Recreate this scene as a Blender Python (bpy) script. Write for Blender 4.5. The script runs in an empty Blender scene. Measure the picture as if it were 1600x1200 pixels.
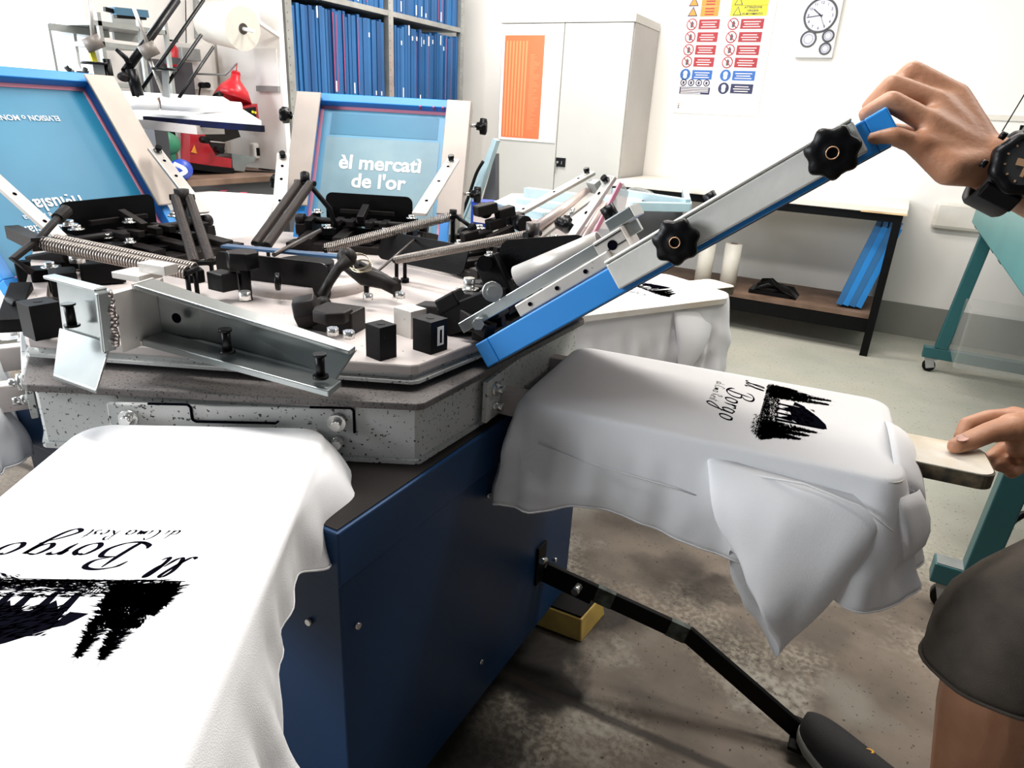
import bpy, math, random
from mathutils import Vector as V, Matrix, noise
random.seed(7)
PI = math.pi
U = 0.8                       # one drawing unit in metres (all positions below are in drawing units)
scn = bpy.context.scene
# ---------------------------------------------------------------- camera
HC = 1.42; FPX = 1058.0
yaw, pit, rol = [math.radians(a) for a in (28.03, 21.54, 3.25)]
fwd = V((-math.sin(yaw)*math.cos(pit), math.cos(yaw)*math.cos(pit), -math.sin(pit)))
r0 = V((math.cos(yaw), math.sin(yaw), 0)); u0 = r0.cross(fwd)
rgt = r0*math.cos(rol)+u0*math.sin(rol); upv = u0*math.cos(rol)-r0*math.sin(rol)
cam_d = bpy.data.cameras.new('camera'); cam = bpy.data.objects.new('camera', cam_d)
scn.collection.objects.link(cam); scn.camera = cam
cam_d.sensor_fit = 'HORIZONTAL'; cam_d.sensor_width = 36; cam_d.lens = 36*FPX/1600
cam_d.clip_start = 0.02
m3 = Matrix((rgt, upv, -fwd)).transposed()
cam.matrix_world = Matrix.Translation(V((0, 0, HC*U))) @ m3.to_4x4()
# ---------------------------------------------------------------- world and light
w = bpy.data.worlds.new('world'); scn.world = w; w.use_nodes = True
bg = w.node_tree.nodes['Background']; bg.inputs[0].default_value = (.86, .93, 1, 1); bg.inputs[1].default_value = .11
scn.view_settings.view_transform = 'Standard'; scn.view_settings.look = 'None'
scn.view_settings.exposure = -0.05; scn.view_settings.gamma = 1
def area(name, loc, rot, sx, sy, power, col):
    d = bpy.data.lights.new(name, 'AREA'); d.shape = 'RECTANGLE'; d.size = sx*U; d.size_y = sy*U
    d.energy = power; d.color = col
    o = bpy.data.objects.new(name, d); scn.collection.objects.link(o)
    o.location = V(loc)*U; o.rotation_euler = rot
    return o
area('ceiling_light_near', (-1.3, 0.9, 3.6), (0, 0, 0), 1.6, .5, 60, (1, .97, .95))
area('ceiling_light_mid', (-0.4, 3.2, 3.7), (0, 0, 0), 2.2, .5, 62, (1, .95, .88))
area('ceiling_light_far', (-2.6, 4.3, 3.6), (0, 0, 0), 2.0, .6, 75, (1, .95, .9))
area('window_daylight', (-4.0, 1.2, 2.2), (0, math.radians(-70), 0), 1.4, 2.4, 28, (.85, .93, 1))
area('ceiling_light_right', (1.7, 2.6, 3.5), (0, math.radians(20), 0), 1.6, .5, 30, (1, .93, .86))
area('fill_light_near', (-3.6, -1.4, 2.0), (math.radians(68), 0, math.radians(-45)), 1.6, 1.6, 118, (.92, .96, 1))  # unseen fill added behind camera-left to brighten the cabinet front and shirts
# ---------------------------------------------------------------- pixel rays onto real planes
CAM = V((0, 0, HC))
def ray(x, y): return rgt*(x-800)-upv*(y-600)+fwd*FPX
def oz(x, y, z): d = ray(x, y); return CAM+d*((z-HC)/d.z)
def oy(x, y, yy): d = ray(x, y); return CAM+d*(yy/d.y)
def ox(x, y, xx): d = ray(x, y); return CAM+d*(xx/d.x)
def opl(x, y, p0, n): d = ray(x, y); return CAM+d*((V(p0)-CAM).dot(V(n))/d.dot(V(n)))
def at(x, y, dist): d = ray(x, y).normalized(); return CAM+d*dist
# ---------------------------------------------------------------- materials
def mat(name, col, rough=.5, metal=0, noise_amt=0, nscale=20, col2=None, spec=.5, bump=0, bscale=60, emis=None, estr=0, alpha=1, sub=0, speck=None, sscale=150, sthr=.68, coord='Object', trans=0):
    m = bpy.data.materials.new(name); m.use_nodes = True; nt = m.node_tree; b = nt.nodes['Principled BSDF']
    b.inputs['Base Color'].default_value = (*col, 1); b.inputs['Roughness'].default_value = rough
    b.inputs['Metallic'].default_value = metal; b.inputs['Specular IOR Level'].default_value = spec
    b.inputs['Alpha'].default_value = alpha
    if trans: b.inputs['Transmission Weight'].default_value = trans
    if sub:
        b.inputs['Subsurface Weight'].default_value = sub; b.inputs['Subsurface Radius'].default_value = (.02, .008, .005); b.inputs['Subsurface Scale'].default_value = .3
    if emis: b.inputs['Emission Color'].default_value = (*emis, 1); b.inputs['Emission Strength'].default_value = estr
    tc = nt.nodes.new('ShaderNodeTexCoord'); src = None
    if noise_amt or col2:
        n = nt.nodes.new('ShaderNodeTexNoise'); n.inputs['Scale'].default_value = nscale; n.inputs['Detail'].default_value = 6
        nt.links.new(tc.outputs[coord], n.inputs['Vector'])
        mx = nt.nodes.new('ShaderNodeMix'); mx.data_type = 'RGBA'
        c2 = col2 or tuple(c*(1-noise_amt) for c in col)
        mx.inputs[6].default_value = (*col, 1); mx.inputs[7].default_value = (*c2, 1)
        r = nt.nodes.new('ShaderNodeMapRange'); r.inputs[1].default_value = .38; r.inputs[2].default_value = .66
        nt.links.new(n.outputs[0], r.inputs[0]); nt.links.new(r.outputs[0], mx.inputs[0]); src = mx.outputs[2]
    if speck:
        n = nt.nodes.new('ShaderNodeTexNoise'); n.inputs['Scale'].default_value = sscale; n.inputs['Detail'].default_value = 2
        nt.links.new(tc.outputs[coord], n.inputs['Vector'])
        r = nt.nodes.new('ShaderNodeMapRange'); r.inputs[1].default_value = sthr; r.inputs[2].default_value = sthr+.03
        nt.links.new(n.outputs[0], r.inputs[0])
        mx = nt.nodes.new('ShaderNodeMix'); mx.data_type = 'RGBA'; mx.inputs[6].default_value = (*col, 1); mx.inputs[7].default_value = (*speck, 1)
        if src: nt.links.new(src, mx.inputs[6])
        nt.links.new(r.outputs[0], mx.inputs[0]); src = mx.outputs[2]
    if src: nt.links.new(src, b.inputs['Base Color'])
    if bump:
        n = nt.nodes.new('ShaderNodeTexNoise'); n.inputs['Scale'].default_value = bscale; n.inputs['Detail'].default_value = 4
        nt.links.new(tc.outputs[coord], n.inputs['Vector'])
        bp = nt.nodes.new('ShaderNodeBump'); bp.inputs['Strength'].default_value = bump; bp.inputs['Distance'].default_value = .004
        nt.links.new(n.outputs[0], bp.inputs['Height']); nt.links.new(bp.outputs[0], b.inputs['Normal'])
    return m
M = {}
M['wall'] = mat('wall_paint', (.93, .895, .85), .85, noise_amt=.03, nscale=2, bump=.1)
M['band'] = mat('grey_band_paint', (.27, .27, .24), .6, noise_amt=.1, nscale=4)
M['cloth'] = mat('white_cotton', (.84, .84, .85), .9, spec=.15, bump=.25, bscale=900)
M['ink'] = mat('black_ink', (.003, .003, .006), 1, spec=0)
M['black'] = mat('black_steel', (.003, .003, .0035), .5, spec=.14, noise_amt=.3, nscale=30, speck=(.05, .045, .04), sscale=260, sthr=.74)
M['blackp'] = mat('black_plastic', (.0025, .0025, .003), .35, spec=.2, bump=.1, bscale=200)
M['darkb'] = mat('brown_black_steel', (.012, .0095, .009), .5, spec=.2, noise_amt=.4, nscale=60)
M['spring'] = mat('spring_steel', (.33, .29, .26), .3, metal=.9)
M['rod'] = mat('dull_rod', (.085, .072, .066), .4, metal=.5)
M['alu'] = mat('brushed_aluminium', (.78, .77, .72), .42, metal=.15, col2=(.62, .61, .56), nscale=9, bump=.08, bscale=120)
M['aluw'] = mat('pale_aluminium', (.56, .53, .49), .40, metal=.35, col2=(.44, .41, .38), nscale=12, speck=(.25, .24, .22), sscale=120, sthr=.72)
M['alurail'] = mat('warm_aluminium_rail', (.40, .345, .30), .45, metal=.25, col2=(.31, .27, .24), nscale=5)
M['alud'] = mat('dull_aluminium', (.40, .42, .41), .28, metal=.85, col2=(.28, .31, .31), nscale=7)
M['zinc'] = mat('zinc_bolt', (.72, .72, .70), .22, metal=.9)
M['cream'] = mat('speckled_cream_enamel', (.56, .57, .55), .45, noise_amt=.12, nscale=8, speck=(.03, .025, .02), sscale=190, sthr=.635)
M['creamtop'] = mat('dusty_enamel_top', (.54, .485, .46), .5, noise_amt=.14, nscale=6, speck=(.05, .045, .04), sscale=130, sthr=.72)
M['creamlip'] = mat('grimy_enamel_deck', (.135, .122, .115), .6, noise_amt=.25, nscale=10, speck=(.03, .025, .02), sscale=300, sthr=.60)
M['blue'] = mat('dark_blue_enamel', (.007, .040, .115), .42, spec=.3, noise_amt=.15, nscale=2, speck=(.1, .12, .15), sscale=300, sthr=.76)
M['frameblue'] = mat('bright_blue_frame', (.02, .26, .72), .42, noise_amt=.12, nscale=6)
M['framedk'] = mat('shelf_blue_frame', (.018, .125, .34), .55, noise_amt=.25, nscale=3)
M['framedk2'] = mat('shelf_blue_frame_b', (.03, .17, .42), .55, noise_amt=.25, nscale=3)
M['framedk3'] = mat('shelf_blue_frame_c', (.012, .085, .25), .55, noise_amt=.25, nscale=3)
M['tape'] = mat('red_tape', (.62, .06, .13), .5)
M['tapep'] = mat('pink_tape', (.80, .30, .38), .5)
M['mesh'] = mat('cyan_mesh_stencil', (.012, .17, .30), .45, col2=(.018, .20, .34), nscale=5)
M['mesh2'] = mat('pale_cyan_mesh', (.09, .30, .47), .45, col2=(.12, .35, .50), nscale=5)
M['emul'] = mat('grey_blue_emulsion', (.17, .30, .36), .45, col2=(.23, .36, .40), nscale=8)
M['white'] = mat('white_enamel', (.80, .80, .78), .5)
M['paper'] = mat('white_paper', (.86, .85, .82), .85)
M['cab'] = mat('grey_cabinet_paint', (.56, .555, .52), .45, noise_amt=.05, nscale=3)
M['cabside'] = mat('grey_cabinet_side', (.46, .44, .42), .5, noise_amt=.08, nscale=4)
M['orange'] = mat('orange_poster', (.95, .17, .06), .35)
M['orange2'] = mat('pale_orange_print', (.98, .30, .12), .35)
M['orange3'] = mat('poster_grid_lines', (.80, .20, .09), .35)
M['wood'] = mat('worn_brown_wood', (.20, .125, .085), .6, col2=(.12, .07, .045), nscale=8)
M['ply'] = mat('pale_plywood', (.72, .52, .30), .6, col2=(.55, .36, .2), nscale=15)
M['lam'] = mat('cream_laminate', (.80, .76, .68), .45, noise_amt=.04)
M['teal'] = mat('teal_enamel', (.018, .105, .115), .4, noise_amt=.15, nscale=4)
M['tealb'] = mat('light_teal_enamel', (.075, .235, .235), .4, noise_amt=.1, nscale=4)
M['grey'] = mat('grey_steel', (.40, .41, .40), .4, metal=.4, noise_amt=.15)
M['rack'] = mat('galvanised_rack', (.42, .43, .41), .4, metal=.5, noise_amt=.2, nscale=14)
M['dgrey'] = mat('dark_grey_panel', (.09, .09, .10), .6)
M['red'] = mat('red_enamel', (.62, .02, .03), .3)
M['dred'] = mat('dark_red_enamel', (.35, .012, .02), .35)
M['yellow'] = mat('yellow_paint', (.60, .42, .10), .6, col2=(.45, .3, .08), nscale=20)
M['yel'] = mat('yellow_print', (.66, .60, .02), .5)
M['orn'] = mat('amber_print', (.75, .27, .03), .5)
M['pred'] = mat('red_print', (.36, .018, .028), .5)
M['pblue'] = mat('blue_print', (.02, .12, .42), .5)
M['pnavy'] = mat('navy_print', (.012, .016, .07), .5)
M['pale'] = mat('pale_print', (.85, .75, .72), .5)
M['skin'] = mat('skin', (.47, .235, .135), .48, col2=(.38, .17, .09), nscale=14, sub=.12, bump=.14, bscale=170)
M['nail'] = mat('fingernail', (.62, .36, .29), .3)
M['short'] = mat('dark_canvas', (.085, .069, .054), .95, col2=(.055, .044, .036), nscale=20, bump=.4, bscale=700)
M['shirt'] = mat('dark_cotton', (.05, .05, .055), .95)
M['hair'] = mat('dark_hair', (.02, .014, .01), .6)
M['sole'] = mat('grey_rubber', (.22, .22, .20), .7)
M['gold'] = mat('brass_print', (.75, .45, .25), .35, metal=.6)
M['green'] = mat('dark_green_paint', (.015, .16, .08), .45)
M['lgreen'] = mat('bright_green_plastic', (.12, .55, .08), .5)
M['lblue'] = mat('light_blue_enamel', (.42, .58, .64), .4, noise_amt=.08)
M['pinkdeck'] = mat('pinkish_deck', (.68, .56, .52), .5)
M['royal'] = mat('royal_blue_plastic', (.02, .06, .40), .4)
M['clear'] = mat('clear_plastic', (.55, .55, .52), .15, alpha=.22)
M['film'] = mat('translucent_film', (.75, .78, .78), .25, alpha=.55)
M['board'] = mat('pallet_board', (.82, .80, .76), .5, col2=(.70, .62, .50), nscale=9)
M['bedge'] = mat('inky_board_edge', (.035, .03, .022), .6, col2=(.12, .09, .05), nscale=60)
def floor_mat():
    m = bpy.data.materials.new('stained_concrete'); m.use_nodes = True; nt = m.node_tree; N = nt.nodes; L = nt.links; b = N['Principled BSDF']
    tc = N.new('ShaderNodeTexCoord'); O = tc.outputs['Object']
    def nz(s, d=6, vec=None):
        n = N.new('ShaderNodeTexNoise'); n.inputs['Scale'].default_value = s; n.inputs['Detail'].default_value = d; L.new(vec or O, n.inputs['Vector']); return n.outputs[0]
    def mr(i, a, c, lo=0, hi=1):
        r = N.new('ShaderNodeMapRange'); r.inputs[1].default_value = a; r.inputs[2].default_value = c; r.inputs[3].default_value = lo; r.inputs[4].default_value = hi; L.new(i, r.inputs[0]); return r.outputs[0]
    def mix(f, a, c):
        x = N.new('ShaderNodeMix'); x.data_type = 'RGBA'; L.new(f, x.inputs[0])
        for k, v in ((6, a), (7, c)):
            if isinstance(v, tuple): x.inputs[k].default_value = (*v, 1)
            else: L.new(v, x.inputs[k])
        return x.outputs[2]
    def math_(op, a, c=None):
        x = N.new('ShaderNodeMath'); x.operation = op
        for k, v in ((0, a), (1, c)):
            if v is None: continue
            if isinstance(v, (int, float)): x.inputs[k].default_value = v
            else: L.new(v, x.inputs[k])
        return x.outputs[0]
    sp = N.new('ShaderNodeSeparateXYZ'); L.new(O, sp.inputs[0])
    wob = math_('MULTIPLY', math_('SUBTRACT', nz(1.3), .5), 1.4)
    # worn bare concrete near the press, greenish paint left further away
    yy = math_('ADD', sp.outputs[1], wob)
    worn = mr(yy, 1.75, 2.6, 1, 0)
    paint = mix(mr(nz(3), .35, .65), (.40, .405, .345), (.47, .46, .40))
    bare = mix(mr(nz(5, 9), .35, .62), (.215, .175, .14), (.115, .094, .075))
    bare = mix(mr(nz(2.1, 3), .55, .62), bare, (.24, .22, .185))
    col = mix(worn, paint, bare)
    # chalky dust patches with grain
    dust = math_('MULTIPLY', mr(nz(2.7, 3), .48, .68), mr(nz(75, 10), .42, .62))
    col = mix(math_('MULTIPLY', dust, .8), col, (.50, .46, .37))
    # oil under the machine
    def blob(x, y, r):
        x, y, r = x*U, y*U, r*U; dx = math_('SUBTRACT', sp.outputs[0], x); dy = math_('SUBTRACT', sp.outputs[1], y)
        d = math_('SQRT', math_('ADD', math_('MULTIPLY', dx, dx), math_('MULTIPLY', dy, dy)))
        return mr(math_('ADD', d, math_('MULTIPLY', math_('SUBTRACT', nz(9), .5), .25)), r*.55, r, 1, 0)
    for px_, py_, r, k in ((925, 1130, .10, .75), (1215, 1095, .13, .7), (1180, 1060, .09, .5), (870, 850, .12, .6), (960, 1010, .12, .35)):
        q = oz(px_, py_, 0); col = mix(math_('MULTIPLY', math_('MULTIPLY', blob(q.x, q.y, r), k), mr(nz(60, 9), .35, .58)), col, (.40, .375, .32))
    for px_, py_, r, k in ((830, 1050, .17, .96), (850, 1010, .15, .9), (740, 1120, .22, .7), (930, 960, .16, .8), (1120, 930, .12, .6), (1050, 900, .16, .45), (650, 1190, .25, .6)):
        q = oz(px_, py_, 0); col = mix(math_('MULTIPLY', blob(q.x, q.y, r), k), col, (.016, .013, .011))
    # filled joint line across the slab
    pa = oz(850, 1080, 0)*U; pb = oz(1150, 1210, 0)*U; dd = (pb-pa).normalized()
    dist = math_('ABSOLUTE', math_('ADD', math_('ADD', math_('MULTIPLY', math_('SUBTRACT', sp.outputs[0], pa.x), -dd.y), math_('MULTIPLY', math_('SUBTRACT', sp.outputs[1], pa.y), dd.x)), math_('MULTIPLY', math_('SUBTRACT', nz(14), .5), .012)))
    col = mix(math_('MULTIPLY', mr(dist, .006, .016, 1, 0), .92), col, (.04, .03, .025))
    sk = mr(nz(95, 3), .655, .685); col = mix(math_('MULTIPLY', sk, .8), col, (.025, .02, .018))
    L.new(col, b.inputs['Base Color']); L.new(mr(nz(4), .3, .7, .45, .7), b.inputs['Roughness']); b.inputs['Specular IOR Level'].default_value = .22
    bp = N.new('ShaderNodeBump'); bp.inputs['Strength'].default_value = .35; bp.inputs['Distance'].default_value = .003; L.new(nz(70, 8), bp.inputs['Height']); L.new(bp.outputs[0], b.inputs['Normal'])
    return m
M['floor'] = floor_mat()
# ---------------------------------------------------------------- mesh builder
class MB:
    def __init__(s): s.v = []; s.f = []; s.m = []; s.sm = []; s.pc = []
    def add(s, vs, fs, mi=0, smooth=False):
        o = len(s.v); s.v += [V(p) for p in vs]; s.pc.append(o)
        for f in fs: s.f.append(tuple(i+o for i in f)); s.m.append(mi); s.sm.append(smooth)
        return s
    def hexa(s, c8, mi=0):   # 8 corners: bottom 4 then top 4
        return s.add(c8, [(0, 3, 2, 1), (4, 5, 6, 7), (0, 1, 5, 4), (1, 2, 6, 5), (2, 3, 7, 6), (3, 0, 4, 7)], mi)
    def box(s, lo, hi, mi=0):
        x0, y0, z0 = lo; x1, y1, z1 = hi
        return s.hexa([(x0, y0, z0), (x1, y0, z0), (x1, y1, z0), (x0, y1, z0), (x0, y0, z1), (x1, y0, z1), (x1, y1, z1), (x0, y1, z1)], mi)
    def beam(s, p0, p1, w, h, up=(0, 0, 1), mi=0):
        p0, p1 = V(p0), V(p1); d = (p1-p0).normalized(); a = d.cross(V(up))
        if a.length < 1e-4: a = d.cross(V((1, 0, 0)))
        a.normalize(); b = a.cross(d).normalized(); a = a*w/2; b = b*h/2
        c = [p0-a-b, p0+a-b, p0+a+b, p0-a+b, p1-a-b, p1+a-b, p1+a+b, p1-a+b]
        return s.add(c, [(0, 1, 2, 3), (7, 6, 5, 4), (0, 4, 5, 1), (1, 5, 6, 2), (2, 6, 7, 3), (3, 7, 4, 0)], mi)
    def tube(s, pts, r, n=10, mi=0, caps=True, smooth=True):
        pts = [V(p) for p in pts]; rs = r if isinstance(r, (list, tuple)) else [r]*len(pts); o = len(s.v); vs = []
        t = (pts[1]-pts[0]).normalized(); a = t.cross(V((0, 0, 1)))
        if a.length < .05: a = t.cross(V((1, 0, 0)))
        a.normalize()
        for i, p in enumerate(pts):
            t = (pts[min(i+1, len(pts)-1)]-pts[max(i-1, 0)]).normalized()
            a = (a-t*a.dot(t)); a.normalize(); b = t.cross(a)
            for k in range(n): q = 2*PI*k/n; vs.append(p+(a*math.cos(q)+b*math.sin(q))*rs[i])
        fs = []
        for i in range(len(pts)-1):
            for k in range(n): k2 = (k+1) % n; fs.append((i*n+k, i*n+k2, (i+1)*n+k2, (i+1)*n+k))
        s.add(vs, fs, mi, smooth)
        if caps:
            L = (len(pts)-1)*n
            s.f.append(tuple(o+k for k in range(n))[::-1]); s.m.append(mi); s.sm.append(False)
            s.f.append(tuple(o+L+k for k in range(n))); s.m.append(mi); s.sm.append(False)
        return s
    def cyl(s, p0, p1, r, n=16, mi=0): return s.tube([p0, p1], r, n, mi)
    def prism(s, poly, vec, mi=0):
        n = len(poly); vs = [V(p) for p in poly]+[V(p)+V(vec) for p in poly]
        return s.add(vs, [tuple(range(n))[::-1], tuple(range(n, 2*n))]+[(i, (i+1) % n, (i+1) % n+n, i+n) for i in range(n)], mi)
    def grid(s, rows, mi=0, closed=False, smooth=True):
        nr, nc = len(rows), len(rows[0]); fs = []
        for i in range(nr-1):
            for k in range(nc if closed else nc-1): k2 = (k+1) % nc; fs.append((i*nc+k, i*nc+k2, (i+1)*nc+k2, (i+1)*nc+k))
        return s.add([p for r_ in rows for p in r_], fs, mi, smooth)
    def ball(s, c, r, n=12, mi=0, sc=(1, 1, 1)):
        c = V(c); rows = [[c+V((math.sin(PI*i/n)*math.cos(2*PI*k/(2*n))*r*sc[0], math.sin(PI*i/n)*math.sin(2*PI*k/(2*n))*r*sc[1], math.cos(PI*i/n)*r*sc[2])) for k in range(2*n)] for i in range(n+1)]
        return s.grid(rows, mi, True)
    def clusters(s):
        st = s.pc+[len(s.v)]; bb = []
        for a, c in zip(st, st[1:]):
            q = s.v[a:c]; bb.append([[min(p[i] for p in q)-.0015 for i in range(3)], [max(p[i] for p in q)+.0015 for i in range(3)]])
        n = len(bb); g = list(range(n))
        def fd(i):
            while g[i] != i: i = g[i]
            return i
        for i in range(n):
            for j in range(i):
                if all(bb[i][0][k] <= bb[j][1][k] and bb[j][0][k] <= bb[i][1][k] for k in range(3)): g[fd(i)] = fd(j)
        out = {}
        for i in range(n): out.setdefault(fd(i), []).append(i)
        own = [0]*len(s.v)
        for i in range(n):
            for v in range(st[i], st[i+1]): own[v] = fd(i)
        res = []
        for k in out:
            m = MB(); mp = {}
            for v in range(len(s.v)):
                if own[v] == k: mp[v] = len(m.v); m.v.append(s.v[v])
            for f, mi, sm in zip(s.f, s.m, s.sm):
                if own[f[0]] == k: m.f.append(tuple(mp[i] for i in f)); m.m.append(mi); m.sm.append(sm)
            m.pc = [0]; res.append(m)
        return res
    def build(s, name, mats, parent=None, bevel=0, origin=None):
        if parent is not None and name in SPLIT and len(s.pc) > 1:
            cl = s.clusters()
            if len(cl) > 1: return [m.build(name, mats, parent, bevel) for m in cl][0]
        me = bpy.data.meshes.new(name)
        og = V(origin)*U if origin is not None else V((0, 0, 0))
        pw = parent.matrix_world.translation if parent is not None else V((0, 0, 0))
        me.from_pydata([tuple(p*U-og if parent is None else p*U-PW[parent.name]) for p in s.v], [], s.f)
        me.polygons.foreach_set('material_index', s.m); me.polygons.foreach_set('use_smooth', s.sm)
        if not isinstance(mats, (list, tuple)): mats = [mats]
        for m in mats: me.materials.append(m)
        me.validate(); me.update()
        o = bpy.data.objects.new(name, me); scn.collection.objects.link(o)
        if parent is not None: o.parent = parent; PW[o.name] = PW[parent.name].copy()
        else: o.location = og; PW[o.name] = og.copy()
        if bevel:
            b = o.modifiers.new('bevel', 'BEVEL'); b.width = bevel; b.segments = 2; b.limit_method = 'ANGLE'; b.angle_limit = .6
        return o
PW = {}
SPLIT = set('screw foot bolt cap_screw hinge_block hinge_shaft guide_block spring_anchor hole squeegee_tube spool_bolt slot_line worn_patch red_mark linkage_block roller round_tube hex_nut clamp_nut grip_knob lever_casting tension_bolt spring_post hex_lever swing_arm bore wire_loop base_bracket arm pivot_bracket bar leg rail button strip pictogram panel shelf_board hand_dial tick upright tube caster shelf lens cap fitting line pallet_handle bracket box'.split())
def tag(o, label=None, cat=None, group=None, kind=None):
    if label: o['label'] = label
    if cat: o['category'] = cat
    if group: o['group'] = group
    if kind: o['kind'] = kind
    return o
def thing(name, loc, label, cat, group=None):
    o = bpy.data.objects.new(name, None); scn.collection.objects.link(o); o.empty_display_size = .05
    o.location = V(loc)*U; PW[o.name] = V(loc)*U
    return tag(o, label, cat, group)
def text_mb(s, size, p0, xd, yd, thick=.0006, bold=0, align='CENTER', shear=0):
    """lettering as thin raised mesh at p0 reading along xd with yd up"""
    cu = bpy.data.curves.new('t', 'FONT'); cu.body = s; cu.size = 1; cu.align_x = align; cu.offset = bold; cu.shear = shear; cu.resolution_u = 3
    ob = bpy.data.objects.new('t', cu); scn.collection.objects.link(ob)
    dg = bpy.context.evaluated_depsgraph_get(); me = bpy.data.meshes.new_from_object(ob.evaluated_get(dg))
    xd, yd = V(xd).normalized(), V(yd).normalized(); nd = xd.cross(yd)
    mb = MB(); mb.add([V(p0)+xd*v.co.x*size+yd*v.co.y*size+nd*thick for v in me.vertices], [tuple(p.vertices) for p in me.polygons])
    bpy.data.objects.remove(ob); bpy.data.curves.remove(cu); bpy.data.meshes.remove(me)
    return mb
def cr(pts, n=6):            # Catmull-Rom through points
    pts = [V(p) for p in pts]; P = [pts[0]*2-pts[1]]+pts+[pts[-1]*2-pts[-2]]; out = []
    for i in range(1, len(P)-2):
        for k in range(n):
            t = k/n; a, b, c, d = P[i-1:i+3]
            out.append(.5*((2*b)+(c-a)*t+(2*a-5*b+4*c-d)*t*t+(3*b-a-3*c+d)*t**3))
    out.append(pts[-1]); return out
# ================================================================ ROOM
XL = -4.2; YB = 5.9
f = MB().box((-4.3, -1.5, -.05), (4, 6.0, 0)).build('floor', M['floor']); tag(f, kind='structure')
f = MB().box((-4.3, YB, 0), (4, YB+.1, 4)).build('wall_back', M['wall']); tag(f, kind='structure')
f = MB(); wy0, wy1, wz0, wz1 = .2, 2.62, 1.28, 3.2
f.box((XL-.1, -1.5, 0), (XL, 5.9, wz0)); f.box((XL-.1, -1.5, wz1), (XL, 5.9, 4)); f.box((XL-.1, -1.5, wz0), (XL, wy0, wz1)); f.box((XL-.1, wy1, wz0), (XL, 5.9, wz1))
tag(f.build('wall_left', M['wall']), kind='structure')
tag(MB().box((XL, YB-.012, 0), (4, YB, .25)).build('baseboard_back', M['band']), kind='structure')
tag(MB().box((XL, -1.5, 0), (XL+.012, 5.88, .25)).build('baseboard_left', M['band']), kind='structure')
wf = MB()
for a, b in (((XL-.08, wy0, wz0), (XL-.02, wy0+.05, wz1)), ((XL-.08, wy1-.05, wz0), (XL-.02, wy1, wz1)), ((XL-.08, wy0+.05, wz0), (XL-.02, wy1-.05, wz0+.05)), ((XL-.08, wy0+.05, wz1-.05), (XL-.02, wy1-.05, wz1)), ((XL-.08, 1.38, wz0+.05), (XL-.02, 1.43, wz1-.05))): wf.box(a, b)
wfo = tag(wf.build('window_1', M['white']), kind='structure')
MB().box((XL-.055, wy0+.04, wz0+.04), (XL-.045, wy1-.04, wz1-.04)).build('pane', mat('bright_frosted_pane', (.8, .9, 1), .3, emis=(.86, .94, 1), estr=1.5), wfo)
# ================================================================ PRESS
CX, CY = -1.25, 1.22
def hd(a): a = math.radians(a); return V((math.sin(a), math.cos(a), 0))
def hl(a): a = math.radians(a); return V((math.cos(a), -math.sin(a), 0))
C0 = V((CX, CY, 0))
def P(th, r, l, z): return C0+hd(th)*r+hl(th)*l+V((0, 0, z))
def PH(th, l, px, py): return opl(px, py, C0+hl(th)*l, hl(th))      # point on the upright plane through the head at side offset l
def hexpts(r, z, cham=5, a0=62, c=(-1.222, 1.222)): return [V((c[0], c[1], z))+hd(a0+60*k+s)*r for k in range(6) for s in (-cham, cham)]
# --- blue base cabinet
cb = thing('press_cabinet', (-1.07, 1.13, 0), 'tall dark blue steel cabinet carrying the rotary press, standing on yellow block', 'machine base')
x0, x1, y0, y1, zt = -1.52, -.62, .637, 1.62, .826
b = MB(); b.box((x0+.01, y0+.01, .075), (x1-.01, y1-.01, zt-.105)); b.box((x0, y0, zt-.10), (x1, y1, zt))
for zz in (.0,):
    b.box((x0+.012, y0+.012, zt-.106), (x1-.012, y1-.012, zt-.099))
b.build('housing', M['blue'], cb, bevel=.004)
MB().box((x0+.006, y0+.006, zt-.001), (x1-.006, y1-.006, zt+.002)).build('lid', mat('black_lid', (.014, .011, .010), .6, spec=.2), cb)  # near-black sheet over the top of the blue housing
b = MB()
for yy, zz in ((.68, .62), (.68, .2), (1.55, .62), (1.1, .2), (1.1, .66), (1.5, .25)):
    b.cyl((x1-.011, yy, zz), (x1-.003, yy, zz), .006, 10)
for xx in (-1.45, -1.1, -.7): b.cyl((xx, y0+.011, .62), (xx, y0+.003, .62), .006, 10)
b.build('screw', M['zinc'], cb)
for xx, yy in ((-1.45, .7), (-.7, .72), (-1.45, 1.55)): MB().cyl((xx, yy, 0), (xx, yy, .08), .03).build('foot', M['blackp'], cb)
b = MB(); b.cyl((CX, CY, zt), (CX, CY, 1.06), .07, 24); b.build('column', M['black'], cb)
wb = MB()
pa, pb, pc, pd = oz(833, 975, 0), oz(908, 1004, 0), oz(945, 960, 0), V((-.66, 1.64, 0)); pa = V((pa.x, pa.y, 0))
top = [q*1.0+V((0, 0, .075)) for q in (pa, pb, pc, pd)]
ce = (pa+pb+pc+pd)/4; top = [ce+(q-ce)*.86+V((0, 0, .0)) for q in (pa, pb, pc, pd)]; top = [V((q.x, q.y, .072)) for q in top]
wb.hexa([V((q.x, q.y, .0)) for q in (pa, pb, pc, pd)]+top)
tag(wb.build('wooden_block', M['yellow'], bevel=.003), 'yellow painted wooden block under the corner of the blue cabinet', 'block')
bt_ = MB(); bt_.hexa([V((q.x, q.y, .0722)) for q in [ce+(q-ce)*.8 for q in (pa, pb, pc, pd)]]+[V((q.x, q.y, .079)) for q in [ce+(q-ce)*.8 for q in (pa, pb, pc, pd)]]); bt_.build('foot_plate', M['black'], cb)
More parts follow.
